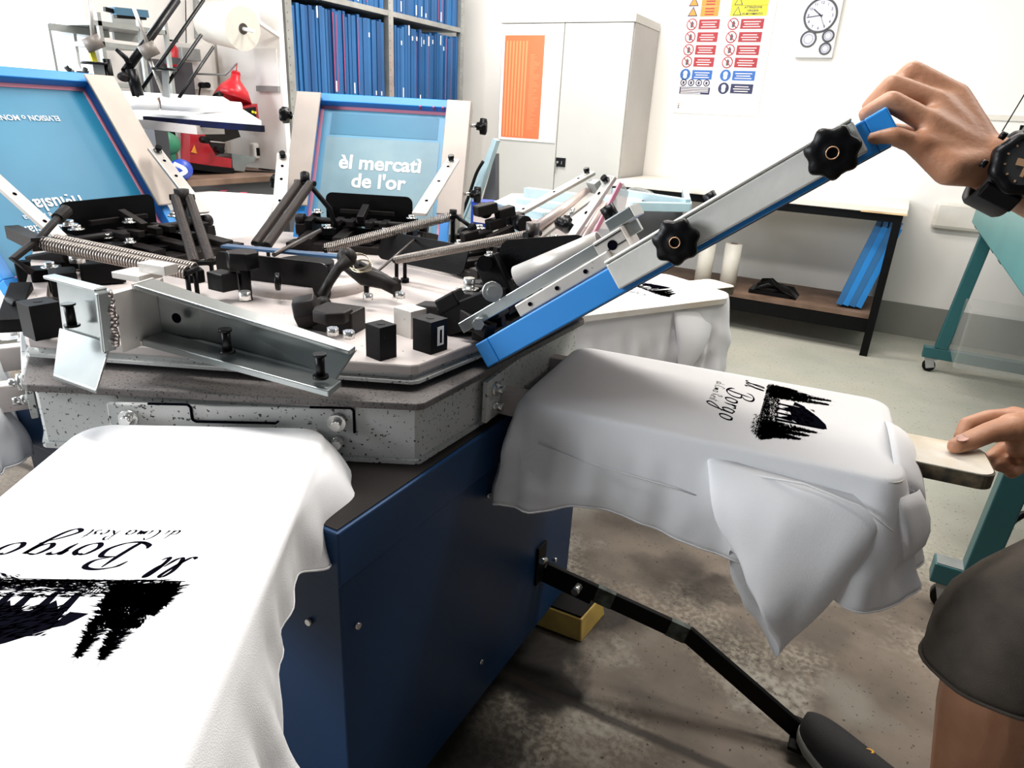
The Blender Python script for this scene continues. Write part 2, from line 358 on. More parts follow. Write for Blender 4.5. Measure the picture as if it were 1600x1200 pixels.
# --- foot pedal
pe = thing('foot_pedal', (-.45, 1.42, 0), 'long black foot pedal bar angling down to the floor under the shoe', 'pedal')
q0, q1, q2 = V((-.61, 1.40, .285)), V((-.22, 1.47, .195)), V((.10, 1.47, .03))
b = MB(); b.beam(q0, q1, .014, .05); b.beam(q1-(q2-q1).normalized()*.012, q2, .014, .05); b.build('bar', M['black'], pe, bevel=.002)
b = MB(); b.beam(V((-.645, 1.40, .24)), V((-.645, 1.40, .36)), .045, .05, up=(0, 1, 0)); b.beam(q0+V((-.03, .03, -.03)), q0+(q1-q0)*.32+V((0, .03, -.035)), .03, .05); b.build('pivot_bracket', M['black'], pe, bevel=.002)
b = MB(); b.cyl(q0+V((.10, -.0, -.012)), q0+V((.10, -.03, -.012)), .011, 6); b.cyl(V((-.60, 1.37, .34)), V((-.60, 1.345, .35)), .008, 8); b.build('bolt', M['zinc'], pe)
b = MB()
pp = q0+(q1-q0)*.36; b.beam(pp, pp+(q1-q0)*.12, .0155, .051); pp = q0+(q1-q0)*.86; b.beam(pp, pp+(q1-q0)*.12, .0155, .051); b.build('worn_patch', mat('bare_worn_steel', (.10, .13, .11), .5, noise_amt=.8, nscale=40), pe)
b = MB(); b.beam(V((.06, 1.47, .03)), V((.17, 1.47, .03)), .11, .012, up=(0, 0, 1)); b.build('foot_plate', M['black'], pe, bevel=.002)
# --- pallet carousel
pcar = thing('pallet_carousel', (CX, CY, .83), 'lower speckled cream hexagonal turntable with arms carrying the printing pallets', 'turntable')
b = MB(); b.prism(hexpts(.662, .835, .4, 61), (0, 0, .105), 0); b.build('hub_box', M['cream'], pcar, bevel=.003)
b = MB(); b.prism(hexpts(.668, .826, .4, 61), (0, 0, .010), 0); b.build('bottom_flange', M['cream'], pcar)
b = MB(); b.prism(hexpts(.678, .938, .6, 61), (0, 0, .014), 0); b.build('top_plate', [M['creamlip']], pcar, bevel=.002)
HD = {0: 84, 1: 147, 2: 207, 3: 267, 4: 327, 5: 29.5}
for k, th in HD.items():
    rf = .635*math.cos(math.radians(25)) if 0 else .60
    arm = MB()
    for l in (-.125, .125):
        arm.beam(P(th, .56, l, .862), P(th, 1.12, l, .862), .034, .055)
    arm.build('arm', M['creamtop'], pcar, bevel=.002)
    br = MB(); br.beam(P(th, .596, -.21, .885), P(th, .600, .21, .885), .012, .09)
    # cut line of the access bracket
    br.build('bracket_plate', M['cream'], pcar, bevel=.002)
    bo = MB()
    for l in (-.175, .175, ):
        for z in (.905, .868):
            bo.cyl(P(th, .603, l, z), P(th, .613, l, z), .016 if z > .89 else .010, 14); bo.cyl(P(th, .611, l, z), P(th, .626, l, z), .009, 6)
    bo.build('bolt', M['zinc'], pcar)
    # pallet: board with a tongue handle
    pl = MB(); c = []
    def rr(r0_, r1_, l0_, l1_, rad, z):
        o = []
        for (cr_, cl_, a) in ((r1_-rad, l1_-rad, 0), (r0_+rad, l1_-rad, 90), (r0_+rad, l0_+rad, 180), (r1_-rad, l0_+rad, 270)):
            for j in range(7):
                q = math.radians(a+15*j); o.append(P(th, cr_+rad*math.cos(q), cl_+rad*math.sin(q), z))
        return o
    lo_, hi_ = (-.197, .197) if k != 1 else (-.16, .232)
    pl.prism(rr(.667, 1.352, lo_, hi_, .035, .878), (0, 0, .018))
    pl.build('pallet', M['board'], pcar)
    if k in (0, 1, 5):
        hh = MB(); hh.prism(rr(1.335, 1.50, -.038, .092, .028, .871), (0, 0, .026)); ho = hh.build('pallet_handle', M['bedge'], pcar)
        hh = MB(); hh.prism(rr(1.337, 1.497, -.036, .090, .027, .8972), (0, 0, .0016)); hh.build('handle_face', mat('handle_white_face', (.80, .76, .68), .4, col2=(.58, .47, .30), nscale=9), pcar)
# key/slot outline on the front of the hub
b = MB(); th = 147
def fp(l, z): return P(th, .6075, l, z)
sl = [(-.13, .933), (-.20, .933), (-.205, .928), (-.205, .885)]
for a_, c_ in zip(sl, sl[1:]): b.beam(fp(*a_), fp(*c_), .004, .003)
sl = [(.14, .933), (.075, .933), (.07, .928), (.07, .905), (.064, .901), (-.07, .901), (-.075, .905)]
for a_, c_ in zip(sl, sl[1:]): b.beam(fp(*a_), fp(*c_), .004, .003)
b.build('slot_line', M['ink'], pcar)
# --- head carousel
hc = thing('head_carousel', (CX, CY, .96), 'upper cream hexagonal deck of the rotary press with numbered black stop blocks', 'turntable')
b = MB(); b.prism(hexpts(.712, .982, .6, 64.5, (-1.27, 1.315)), (0, 0, .020), 0); b.build('deck', M['creamtop'], hc, bevel=.003)
b = MB(); b.prism(hexpts(.716, .966, .6, 64.5, (-1.27, 1.315)), (0, 0, .006), 0); b.build('deck_edge', M['cream'], hc)
b = MB(); b.prism(hexpts(.70, .972, .6, 64.5, (-1.27, 1.315)), (0, 0, .010), 0); b.build('deck_core', M['cream'], hc)
b = MB(); b.cyl((CX, CY, 1.0), (CX, CY, 1.03), .16, 32); b.cyl((CX, CY, 1.03), (CX, CY, 1.05), .05, 24); b.build('hub_cap', M['creamtop'], hc)
# tall blocks at the deck corners
def blk(name, px, py, z0_, w_, d_, h_, m, rot, parent):
    p = oz(px, py, z0_); u_ = hd(rot); v_ = hl(rot); b = MB()
    c8 = [p+u_*a*d_/2+v_*c*w_/2+V((0, 0, z)) for z in (0, h_) for a, c in ((-1, -1), (1, -1), (1, 1), (-1, 1))]
    b.hexa(c8); b.cyl(p+V((0, 0, h_)), p+V((0, 0, h_+.001)), .008, 10, 0)
    return b.build(name, m, parent, bevel=.002), p
nb, np_ = blk('stop_block', 672, 546, 1.002, .046, .046, .062, M['black'], 97, hc)
n1 = MB(); xd = hl(97)*-1
fc = np_+hd(97)*.0236
bb = MB(); fcx = np_+hl(97)*.0
# white number plate on the right-hand face
pr = np_-hl(97)*.0236
e1 = -hd(97)
b = MB(); 
for_x = hd(97)
def plate(org, xd_, yd_, nd_, w_, h_, t_, mb):
    xd_, yd_, nd_ = xd_.normalized(), yd_.normalized(), nd_.normalized()
    c = [org+xd_*a*w_/2+yd_*d*h_/2 for a, d in ((-1, -1), (1, -1), (1, 1), (-1, 1))]
    return mb.hexa([q for q in c]+[q+nd_*t_ for q in c])
sidefaces = [(hd(97), hl(97)), (-hl(97), hd(97)), (hl(97), hd(97))]
nd = -hl(97) if (-hl(97)).dot(V((0, -1, 0))) < hl(97).dot(V((0, -1, 0))) and False else hd(97)
org = np_+nd*.0236+V((0, 0, .032)); xr = V((0, 0, 1)).cross(nd)
plate(org+xr*.002, xr, V((0, 0, 1)), nd, .017, .036, .001, b); b.build('number_plate', M['paper'], nb)
text_mb('1', .036, org+V((0, 0, -.013))+xr*.002+nd*.0012, xr, V((0, 0, 1)), bold=.02).build('numeral', M['ink'], nb)
blk('stop_block', 596, 557, 1.002, .038, .04, .062, M['black'], 101, hc)
blk('stop_block', 70, 524, 1.002, .052, .05, .064, M['black'], 186, hc)
blk('spacer_block', 641, 522, 1.002, .042, .05, .055, M['aluw'], 100, hc)
# ---------------------------------------------------------------- springs and small hardware
def helix(mb, p0, p1, R, rw, turns, sag=0, seg=11, n=5):
    p0, p1 = V(p0), V(p1); d = (p1-p0).normalized(); a = d.cross(V((0, 0, 1))).normalized(); b_ = a.cross(d)
    pts = []
    for i in range(turns*seg+1):
        t = i/(turns*seg); q = 2*PI*i/seg
        pts.append(p0.lerp(p1, t)+V((0, 0, -sag*4*t*(1-t)))+(a*math.cos(q)+b_*math.sin(q))*R)
    mb.tube(pts, rw, n)
def knob(parent, c, n, r=.03, name='knob'):
    """seven-lobed black knob with brass eye, disc axis n"""
    c, n = V(c), V(n).normalized(); a = n.cross(V((0, 0, 1)))
    if a.length < .1: a = n.cross(V((1, 0, 0)))
    a.normalize(); b_ = n.cross(a); m = 56; rows = []
    for (h, s) in ((0, .62), (.004, .86), (.010, 1), (.018, 1), (.0225, .90), (.024, .55), (.0225, .30), (.024, .26), (.019, .17)):
        rows.append([c+n*h*r/.03+(a*math.cos(2*PI*k/m)+b_*math.sin(2*PI*k/m))*r*s*(1+(.085*math.cos(7*2*PI*k/m) if s > .7 else 0)) for k in range(m)])
    b = MB(); b.grid(rows, 0, True); b.add([q for q in rows[0]], [tuple(range(m))[::-1]]); b.add([q for q in rows[-1]], [tuple(range(m))])
    o = b.build(name, M['blackp'], parent)
    e = MB(); e.tube([c+n*(.0238*r/.03)+(a*math.cos(q)+b_*math.sin(q))*r*.235 for q in [2*PI*k/20 for k in range(21)]], r*.028, 6, 0, False); e.build('brass_insert', M['gold'], o)
    return o
def jaw(parent, c, n, r=.016):   # small dark star grip seen edge-on, on a short stud
    c, n = V(c), V(n).normalized(); a = n.cross(V((0, 0, 1))).normalized(); b_ = n.cross(a); m = 30; rows = []
    for (h, s) in ((0, .5), (.25, .55), (.3, .95), (.75, 1.0), (.85, .85), (.9, .1)):
        rows.append([c+n*h*r*1.6+(a*math.cos(2*PI*k/m)+b_*math.sin(2*PI*k/m))*r*s*(1+(.13*math.cos(5*2*PI*k/m) if s > .8 else 0)) for k in range(m)])
    b = MB(); b.grid(rows, 0, True); o = b.build('grip_knob', M['blackp'], parent)
    MB().cyl(c-n*r*1.1, c+n*.002, r*.22, 8).build('stud', M['zinc'], o); return o
def capbolt(mb, c, n=(0, 0, 1), r=.009, h=.012, mi=0):
    c, n = V(c), V(n).normalized(); mb.cyl(c, c+n*.003, r*1.7, 14, mi); mb.cyl(c+n*.003, c+n*h, r, 12, mi)
# ---------------------------------------------------------------- print heads
def mechanism(th, t, full=True, plate=True, wide=.145):
    """hinge works of one head, built on the deck"""
    b = MB()
    b.beam(P(th, .50, -wide, 1.022), P(th, .50, wide, 1.022), .05, .036)
    b.beam(P(th, .555, -wide*.85, 1.03), P(th, .555, wide*.85, 1.03), .03, .05)
    for s in (-1, 1):
        b.beam(P(th, .47, s*wide*.62, 1.052), P(th, .60, s*wide*.62, 1.052), .05, .024)
        b.beam(P(th, .50, s*wide*1.08, 1.045), P(th, .60, s*wide*1.08, 1.060), .022, .07)
    b.build('hinge_block', M['black'], t, bevel=.002)
    b = MB(); b.beam(P(th, .44, -wide*1.35, 1.014), P(th, .44, wide*1.35, 1.014), .07, .022); b.beam(P(th, .58, -wide*1.45, 1.016), P(th, .58, wide*1.45, 1.016), .05, .026)
    for s in (-1, 1):
        b.beam(P(th, .40, s*wide*.95, 1.030), P(th, .50, s*wide*.95, 1.040), .045, .022); b.beam(P(th, .42, s*wide*.28, 1.036), P(th, .62, s*wide*.28, 1.052), .040, .020); b.beam(P(th, .60, s*wide*1.5, 1.03), P(th, .52, s*wide*1.3, 1.05), .03, .03)
    b.build('base_bracket', M['darkb'], t, bevel=.002)
    b = MB(); b.cyl(P(th, .545, -wide*1.25, 1.075), P(th, .545, wide*1.25, 1.075), .011, 14)
    for s in (-1, 1): b.cyl(P(th, .545, s*wide*1.25, 1.075), P(th, .545, s*wide*1.42, 1.075), .019, 14)
    b.build('hinge_shaft', M['darkb'], t)
    b = MB()
    for l in (-.075, -.03, .03, .075):
        b.beam(P(th, .50, l, 1.075), P(th, .575, l, 1.078), .022, .018)
    b.beam(P(th, .52, 0, 1.09), P(th, .60, 0, 1.12), .022, .02); b.beam(P(th, .61, -.09, 1.10), P(th, .61, .09, 1.10), .012, .014)
    b.build('guide_block', M['darkb'], t, bevel=.0015)
    b = MB()
    for l in (-.09, .09): capbolt(b, P(th, .475, l, 1.064))
    for l in (-.155, .155): capbolt(b, P(th, .575, l, 1.095), r=.011)
    b.build('cap_screw', M['zinc'], t)
    if plate:
        b = MB(); z0_, z1_, hw, rad = 1.055, 1.155, .145, .022; out = []
        for (cl_, cz, a) in ((hw-rad, z1_-rad, 0), (-hw+rad, z1_-rad, 90), (-hw+rad, z0_+rad, 180), (hw-rad, z0_+rad, 270)):
            for j in range(6): q = math.radians(a+18*j); out.append(P(th, .635, cl_+rad*math.cos(q), cz+rad*math.sin(q)))
        b.prism(out, hd(th)*.006); b.build('shield_plate', M['blackp'], t)
def springpair(t, p0, p1, R=.0085, rw=.0016, turns=58, gap=.024, d=None, sag=0, close=False):
    p0, p1 = V(p0), V(p1); dd = (p1-p0).normalized(); sd = V((0, 0, 1)).cross(dd).normalized()*gap/2
    for s in (-1, 1):
        b = MB()
        if close:
            b.tube([p0+sd*s+(p1-p0)*i/8+V((0, 0, -sag*4*i/8*(1-i/8))) for i in range(9)], R*.96, 12)
            helix(b, p0+sd*s, p1+sd*s, R, rw, int(turns*1.35), sag)
        else: helix(b, p0+sd*s, p1+sd*s, R, rw, turns, sag)
        b.build('spring', M['spring'] if not close else M['rod'], t)
    b = MB(); b.cyl(p0-sd*1.6, p0+sd*1.6, .007, 8); b.cyl(p1-sd*1.8, p1+sd*1.8, .008, 8)
    for s in (-1, 1):
        q = p0+sd*s
        if q.z < 1.09: b.cyl((q.x, q.y, 1.0), q, .005, 8); b.cyl((q.x, q.y, 1.0), (q.x, q.y, 1.014), .011, 6)
    b.build('spring_anchor', M['black'], t)
def lever(t, pts, r=.006):
    MB().tube(pts, r, 8).build('release_lever', M['rod'], t)
def armpair(t, ends, w_=.030, h_=.010):
    for a_, c_ in ends:
        b = MB(); d = (c_-a_).normalized(); side = d.cross(V((0, 0, 1))).normalized(); up = side.cross(d)
        b.beam(a_, c_, w_, h_); o = b.build('support_arm', M['aluw'], t, bevel=.002)
        h = MB(); h.cyl(c_-d*.02+up*h_*.5, c_-d*.02+up*(h_*.5+.004), .013, 14); h.build('washer', M['zinc'], o)
        h = MB(); h.cyl(c_-d*.02+up*(h_*.5+.004), c_-d*.02+up*(h_*.5+.019), .0095, 14); h.build('cap_screw', M['blackp'], o)
        h = MB(); L_ = (c_-a_).length
        for q in (.06, L_*.45, L_*.8):
            cpos = c_-d*q+up*(h_*.5+.0006); h.cyl(cpos, cpos+up*.0005, .005, 8)
        h.build('hole', M['ink'], o)
def frame_uv(th, r_, z_, phi):   # local frame of a raised screen
    ud = (hd(th)*math.cos(math.radians(phi))+V((0, 0, 1))*math.sin(math.radians(phi))).normalized()
    ld = hl(th); nd = ld.cross(ud)      # up/inward side
    if nd.z < 0: nd = -nd
    O = C0+hd(th)*r_+V((0, 0, z_))
    return O, ud, ld, nd
def screen(name, label, th, r_, z_, phi, L_, hw, depth, prof, mm, loff=0, roll=0):
    O, ud, ld, nd = frame_uv(th, r_, z_, phi); O = O+ld*loff
    if roll:
        q = math.radians(roll); l2, n2 = ld*math.cos(q)+nd*math.sin(q), nd*math.cos(q)-ld*math.sin(q); O = O+ld*hw-l2*hw; ld, nd = l2, n2
    def Q(u_, l_, n_=0): return O+ud*u_+ld*l_+nd*n_
    t = thing(name, O, label, 'screen', 'screen frames on the press')
    b = MB()
    def bar(u0_, u1_, l0_, l1_): b.hexa([Q(u0_, l0_, -depth), Q(u1_, l0_, -depth), Q(u1_, l1_, -depth), Q(u0_, l1_, -depth), Q(u0_, l0_), Q(u1_, l0_), Q(u1_, l1_), Q(u0_, l1_)])
    bar(0, prof, -hw, hw); bar(L_-prof, L_, -hw, hw); bar(prof, L_-prof, -hw, -hw+prof); bar(prof, L_-prof, hw-prof, hw)
    b.build('frame', M['frameblue'], t, bevel=.002)
    b = MB(); b.hexa([Q(u_, l_, n_) for n_ in (-depth-.002, -depth+.0002) for u_, l_ in ((prof*.5, -hw+prof*.5), (L_-prof*.5, -hw+prof*.5), (L_-prof*.5, hw-prof*.5), (prof*.5, hw-prof*.5))])
    b.build('mesh', mm, t)
    b = MB(); tw = .012; n0 = -depth+.0006
    for (a, c, d, e) in ((prof, prof+tw, -hw+prof, hw-prof), (L_-prof-tw, L_-prof, -hw+prof, hw-prof), (prof, L_-prof, -hw+prof, -hw+prof+tw), (prof, L_-prof, hw-prof-tw, hw-prof)):
        b.hexa([Q(u_, l_, n_) for n_ in (n0, n0+.0012) for u_, l_ in ((a, d), (c, d), (c, e), (a, e))])
    b.build('tape', M['tapep'], t)
    return t, Q
def side_clamp(t, Q, side, hw, u0_, u1_, w_=.055, n1=.012, knobs=(.3, .8), n0=-.045, small=True, kr=.02):
    """aluminium angle rail along one edge of the screen with clamping knobs"""
    s = side; b = MB()
    def hx(a, c, d, e, f0, f1): b.hexa([Q(u_, l_, n_) for n_ in (f0, f1) for u_, l_ in ((a, d), (c, d), (c, e), (a, e))])
    hx(u0_, u1_, s*(hw-w_*.5), s*(hw+w_*.5), n1, n1+.008)        # top flange
    hx(u0_, u1_, s*(hw+w_*.5-.008), s*(hw+w_*.5), n0, n1)                # outer flange
    o = b.build('clamp_rail', M['alurail'], t, bevel=.002)
    for q in knobs:
        if small: jaw(t, Q(q, s*(hw+w_*.5+.022), -.012), Q(0, s, 0)-Q(0, 0, 0), kr*1.3)
        else: knob(t, Q(q, s*(hw+.014), -.012), Q(0, s, 0)-Q(0, 0, 0), kr)
    return o
def head(k, th, label, loc_r=.5): return thing('print_head', P(th, loc_r, 0, 1.0), label, 'print head', 'print heads around the deck')
# --- head at the back: "el mercati de l'or"
TB = 334
h4 = head(4, TB, 'print head at the back of the deck holding the screen that reads mercati', )
mechanism(TB, h4, wide=.15)
sc4, Q4 = screen('printing_screen', "blue screen frame lettered èl mercatì de l'or, raised at the back of the press", TB, .60, .955, 60, .585, .262, .032, .03, M['mesh2'])
b = MB()
b.hexa([Q4(u_, l_, n_) for n_ in (-.0315, -.0305) for u_, l_ in ((.06, -.20), (.44, -.20), (.44, .20), (.06, .20))]); b.build('exposed_area', M['emul'], sc4)
b = MB(); b.hexa([Q4(u_, l_, n_) for n_ in (-.0315, -.0308) for u_, l_ in ((.45, -.19), (.53, -.19), (.53, .19), (.45, .19))]); b.build('blue_block', M['mesh'], sc4)
ldir = Q4(0, 1)-Q4(0, 0); udir = Q4(1, 0)-Q4(0, 0)
text_mb('èl mercatì', .072, Q4(.325, .0, -.0300), ldir, udir, bold=.028).build('lettering', M['white'], sc4)
text_mb("de l'or", .072, Q4(.258, .0, -.0300), ldir, udir, bold=.028).build('lettering', M['white'], sc4)
b = MB()
for l_ in (.125, .172, .205): b.hexa([Q4(u_, l_+d_, n_) for n_ in (-.020, .0012) for u_, d_ in ((.553, -.003), (.558, -.003), (.558, .003), (.553, .003))])
b.build('red_mark', M['tape'], sc4)
for s in (-1, 1): side_clamp(h4, Q4, s, .262, .16, .575, w_=.085, knobs=(.25, .50))
armpair(h4, [(PH(TB, -.24, 436, 335), PH(TB, -.285, 443, 240)), (PH(TB, .24, 655, 335), PH(TB, .285, 708, 250))], w_=.042)
springpair(h4, P(TB-42, .30, 0, 1.05), P(TB-18, .47, 0, 1.20), R=.012, gap=.038, close=True)
b = MB(); b.cyl(P(TB-18, .47, 0, 1.20), P(TB-18, .49, 0, 1.225), .014, 10); b.tube([P(TB-18, .48, 0, 1.21), P(TB-10, .5, 0, 1.12), P(TB-8, .5, 0, 1.05)], .008, 8); b.build('spring_post', M['black'], h4)
# --- head at the left
TL = 262
h3 = head(3, TL, 'print head at the left rear of the deck holding the screen of upside-down lettering')
mechanism(TL, h3, wide=.18)
sc3, Q3 = screen('printing_screen', 'bright blue screen frame with mirrored upside-down white lettering at the far left', TL, .62, .965, 58, .60, .29, .032, .03, M['mesh'], loff=-.03)
ldir = Q3(0, 1)-Q3(0, 0); udir = Q3(1, 0)-Q3(0, 0)
text_mb('caldarolabrescia.it', .036, Q3(.165, -.04, -.0300), -ldir, -udir, bold=.01).build('lettering', M['white'], sc3)
text_mb('associazione e ricerca', .022, Q3(.195, -.04, -.0300), -ldir, -udir).build('lettering', M['white'], sc3)
text_mb('rigiusla', .05, Q3(.235, -.02, -.0300), -ldir, -udir, bold=.02).build('lettering', M['white'], sc3)
text_mb('ELVISION o MONDIA', .022, Q3(.475, .02, -.0300), -ldir, -udir, bold=.01).build('lettering', M['white'], sc3)
side_clamp(h3, Q3, 1, .29, .16, .585, w_=.10, knobs=())
side_clamp(h3, Q3, -1, .29, .16, .585, w_=.085, knobs=(.3,))
armpair(h3, [(PH(TL, .22, 318, 333), PH(TL, .27, 240, 232)), (PH(TL, -.26, 95, 372), PH(TL, -.30, -40, 250))], w_=.040)
springpair(h3, P(TL-30, .24, 0, 1.05), P(TL+2, .50, .10, 1.16), R=.0115, gap=.036, close=True, turns=50)
b = MB(); q = P(TL+2, .50, .10, 1.16); b.cyl(q-V((0, 0, .02)), q+V((0, 0, .022)), .020, 16); b.cyl(V((q.x, q.y, 1.0)), q, .010, 10); b.build('spring_post', M['darkb'], h3)
# --- head at the right rear with bare arms
TR = 29.5
h5 = head(5, TR, 'print head at the right rear with two bare raised arms and no screen')
mechanism(TR, h5, plate=False)
armpair(h5, [(PH(TR, -.13, 790, 345), PH(TR, -.16, 925, 270)), (PH(TR, .15, 870, 405), PH(TR, .16, 957, 276))], w_=.036, h_=.012)
b = MB()
pA, pB = PH(TR, -.10, 828, 362), PH(TR, -.12, 918, 300); b.tube([pA, pB], .016, 14)
pA, pB = PH(TR, .17, 895, 400), PH(TR, .18, 946, 316); b.tube([pA, pB], .010, 12); b.build('squeegee_tube', mat('pinkish_dull_tube', (.60, .50, .46), .4, metal=.5), h5)
b = MB(); b.beam(PH(TR, -.09, 838, 372), PH(TR, -.08, 928, 304), .05, .008); b.build('clamp_rail', M['aluw'], h5)
b = MB(); c_ = PH(TR, -.10, 925, 295); b.beam(c_, PH(TR, -.10, 934, 288), .045, .04); b.build('end_block', M['grey'], h5, bevel=.002)
b = MB(); A_ = [PH(TR, .21, 925, 372), PH(TR, .21, 972, 285), PH(TR, .21, 981, 300), PH(TR, .21, 966, 372)]; b.prism(A_, hl(TR)*.004); b.build('film_flap', M['film'], h5)
b = MB(); b.beam(PH(TR, .215, 925, 372), PH(TR, .215, 970, 286), .006, .012); b.build('pink_edge', M['tapep'], h5)
jaw(h5, PH(TR, -.02, 888, 340), (-.2, -.5, -.8), .030); jaw(h5, PH(TR, 0, 862, 376), (-.3, -.5, -.6), .022)
springpair(h5, P(TR-62, .25, 0, 1.045), PH(TR, -.12, 705, 338), R=.0095, rw=.0017, turns=70, gap=.034)
b = MB(); q0_ = PH(TR, -.12, 708, 334); q1_ = PH(TR, -.05, 738, 356); b.cyl(q0_, q1_, .006, 8); b.cyl(q0_-V((0, 0, .012)), q0_+V((0, 0, .012)), .011, 10); b.cyl(V((q0_.x, q0_.y, 1)), q0_, .007, 8); b.ball(q1_, .014); b.build('tension_bolt', M['black'], h5)
b = MB()
for px_, py_, s_ in ((760, 330, .036), (790, 335, .03), (806, 345, .028), (776, 352, .03), (735, 372, .026), (755, 372, .03)):
    c_ = PH(TR, -.04, px_, py_); b.beam(c_-hd(TR)*s_, c_+hd(TR)*s_*.8+V((0, 0, .012)), .035, .03)
b.build('linkage_block', M['darkb'], h5, bevel=.003)
b = MB(); c_ = PH(TR, -.04, 768, 332); b.cyl(c_-hl(TR)*.06, c_-hl(TR)*.03, .022, 16); c_ = PH(TR, .0, 812, 348); b.cyl(c_, c_+hl(TR)*.03, .024, 16); b.build('roller', M['blackp'], h5)
b = MB(); capbolt(b, PH(TR, -.04, 742, 374), (.1, -.2, 1), .012, .026); b.build('cap_screw', M['zinc'], h5)
M['emul0'] = mat('grey_violet_emulsion', (.16, .135, .15), .4)
# --- head at the right, held open by the operator
T0 = 84
h0 = head(0, T0, 'print head at the right with the long aluminium clamp rail and two lobed knobs')
mechanism(T0, h0, plate=False, wide=.13)
phi = 36.6
sc0, Q0 = screen('printing_screen', 'blue screen frame lifted over the right-hand shirt and held up at its end', T0, .593, 1.0165, phi, .742, .25, .049, .03, M['emul0'], roll=3)
b = MB()
def hx(b, Q, a, c, d, e, f0, f1): b.hexa([Q(u_, l_, n_) for n_ in (f0, f1) for u_, l_ in ((a, d), (c, d), (c, e), (a, e))])
hx(b, Q0, .300, .700, .20, .262, .006, .012); hx(b, Q0, .300, .700, .2515, .2595, -.041, .006); b.build('clamp_rail', M['alu'], h0, bevel=.004)
b = MB(); hx(b, Q0, .300, .700, -.262, -.18, .006, .012); hx(b, Q0, .300, .700, -.2595, -.2515, -.041, .006); b.build('clamp_rail', M['alu'], h0, bevel=.004)
for u_ in (.4225, .6615): knob(h0, Q0(u_, .262, -.018), hl(T0), .034)
for u_ in (.4225, .6615): knob(h0, Q0(u_, -.262, -.018), -hl(T0), .034)
b = MB(); hx(b, Q0, .11, .31, .19, .246, .002, .026); b.build('inner_bracket', M['aluw'], h0, bevel=.002)
b = MB()
for u_ in (.14, .20, .26): b.cyl(Q0(u_, .2465, .014), Q0(u_, .248, .014), .004, 8)
b.build('hole', M['ink'], h0)
b = MB(); pA, pB = PH(T0, .20, 722, 512), PH(T0, .20, 1000, 350); b.beam(pA, pB, .012, .022); b.build('square_bar', M['alud'], h0, bevel=.001)
b = MB(); pA, pB = PH(T0, .13, 808, 432), PH(T0, .13, 900, 394)
d_ = (pB-pA).normalized(); 
def opentube(b, pA, pB, r, n=24):
    d_ = (pB-pA).normalized(); a_ = d_.cross(V((0, 0, 1))).normalized(); c_ = a_.cross(d_); rows = []
    for p_, rr_ in ((pA, r*.84), (pA, r), (pB, r), (pB, r*.84), (pA+d_*.001, r*.84)): rows.append([p_+(a_*math.cos(2*PI*k/n)+c_*math.sin(2*PI*k/n))*rr_ for k in range(n)])
    b.grid(rows, 0, True)
opentube(b, pA, pB+d_*.05, .021); b.build('round_tube', M['aluw'], h0)
b = MB(); opentube(b, PH(T0, .12, 852, 450), PH(T0, .12, 940, 412), .013); b.build('round_tube', M['aluw'], h0)
b = MB(); p_ = PH(T0, .17, 850, 465); b.cyl(p_, p_+hd(T0)*.05-V((0, 0, .01)), .006, 10); b.build('needle', M['black'], h0)
b = MB(); p_ = PH(T0, .17, 857, 468); b.cyl(p_, PH(T0, .17, 868, 477), .011, 12); b.build('red_tip', M['red'], h0)
cbk = MB(); c_ = PH(T0, .235, 957, 383); ud_ = Q0(1, 0)-Q0(0, 0); nn = Q0(0, 0, 1)-Q0(0, 0, 0)
cbk.hexa([c_+ud_*a-hl(T0)*0+hl(T0)*e+nn*d for d in (-.018, .020) for a, e in ((-.030, -.07), (.026, -.07), (.026, .0), (-.030, .0))]); ob = cbk.build('clamp_block', M['aluw'], h0, bevel=.002)
b = MB(); b.cyl(c_, c_+hl(T0)*.0012, .0085, 16); hx2 = c_+hl(T0)*.001
for s in (-.004, .014): b.beam(c_+hl(T0)*.0006-ud_*.028+nn*s, c_+hl(T0)*.0006+ud_*.024+nn*s, .002, .0016)
b.build('bore', M['ink'], ob)
b = MB(); b.hexa([c_+ud_*a+hl(T0)*e+nn*d for d in (.020, .042) for a, e in ((.0, -.09), (.05, -.09), (.05, -.02), (.0, -.02))]); b.build('clamp_cap', M['alud'], h0, bevel=.002)
b = MB(); p_ = PH(T0, .18, 957, 340); b.cyl(p_, p_+nn*.022, .013, 12); p_ = PH(T0, .2, 1112, 312); b.cyl(p_-nn*.012, p_+nn*.012, .010, 12); b.build('cap_screw', M['blackp'], h0)
b = MB(); Q = lambda r_, l_, z_: P(T0, r_, l_, z_)
b.beam(PH(T0, .16, 700, 500), PH(T0, .16, 780, 470), .055, .06); b.beam(PH(T0, .17, 690, 478), PH(T0, .17, 720, 462), .04, .03); b.beam(PH(T0, .05, 758, 440), PH(T0, .05, 790, 425), .03, .09); b.build('linkage_block', M['black'], h0, bevel=.003)
b = MB(); b.cyl(PH(T0, .195, 768, 455), PH(T0, .21, 770, 456), .019, 20); b.cyl(PH(T0, .17, 768, 455), PH(T0, .22, 770, 456), .011, 12)
capbolt(b, PH(T0, .10, 733, 452), (0, 0, 1), .012, .024); b.cyl(PH(T0, .2, 747, 505), PH(T0, .225, 747, 507), .012, 6); b.build('bolt', M['zinc'], h0)
b = MB(); b.cyl(PH(T0, .07, 757, 412), PH(T0, .10, 757, 412), .016, 16); b.build('roller', M['blackp'], h0)
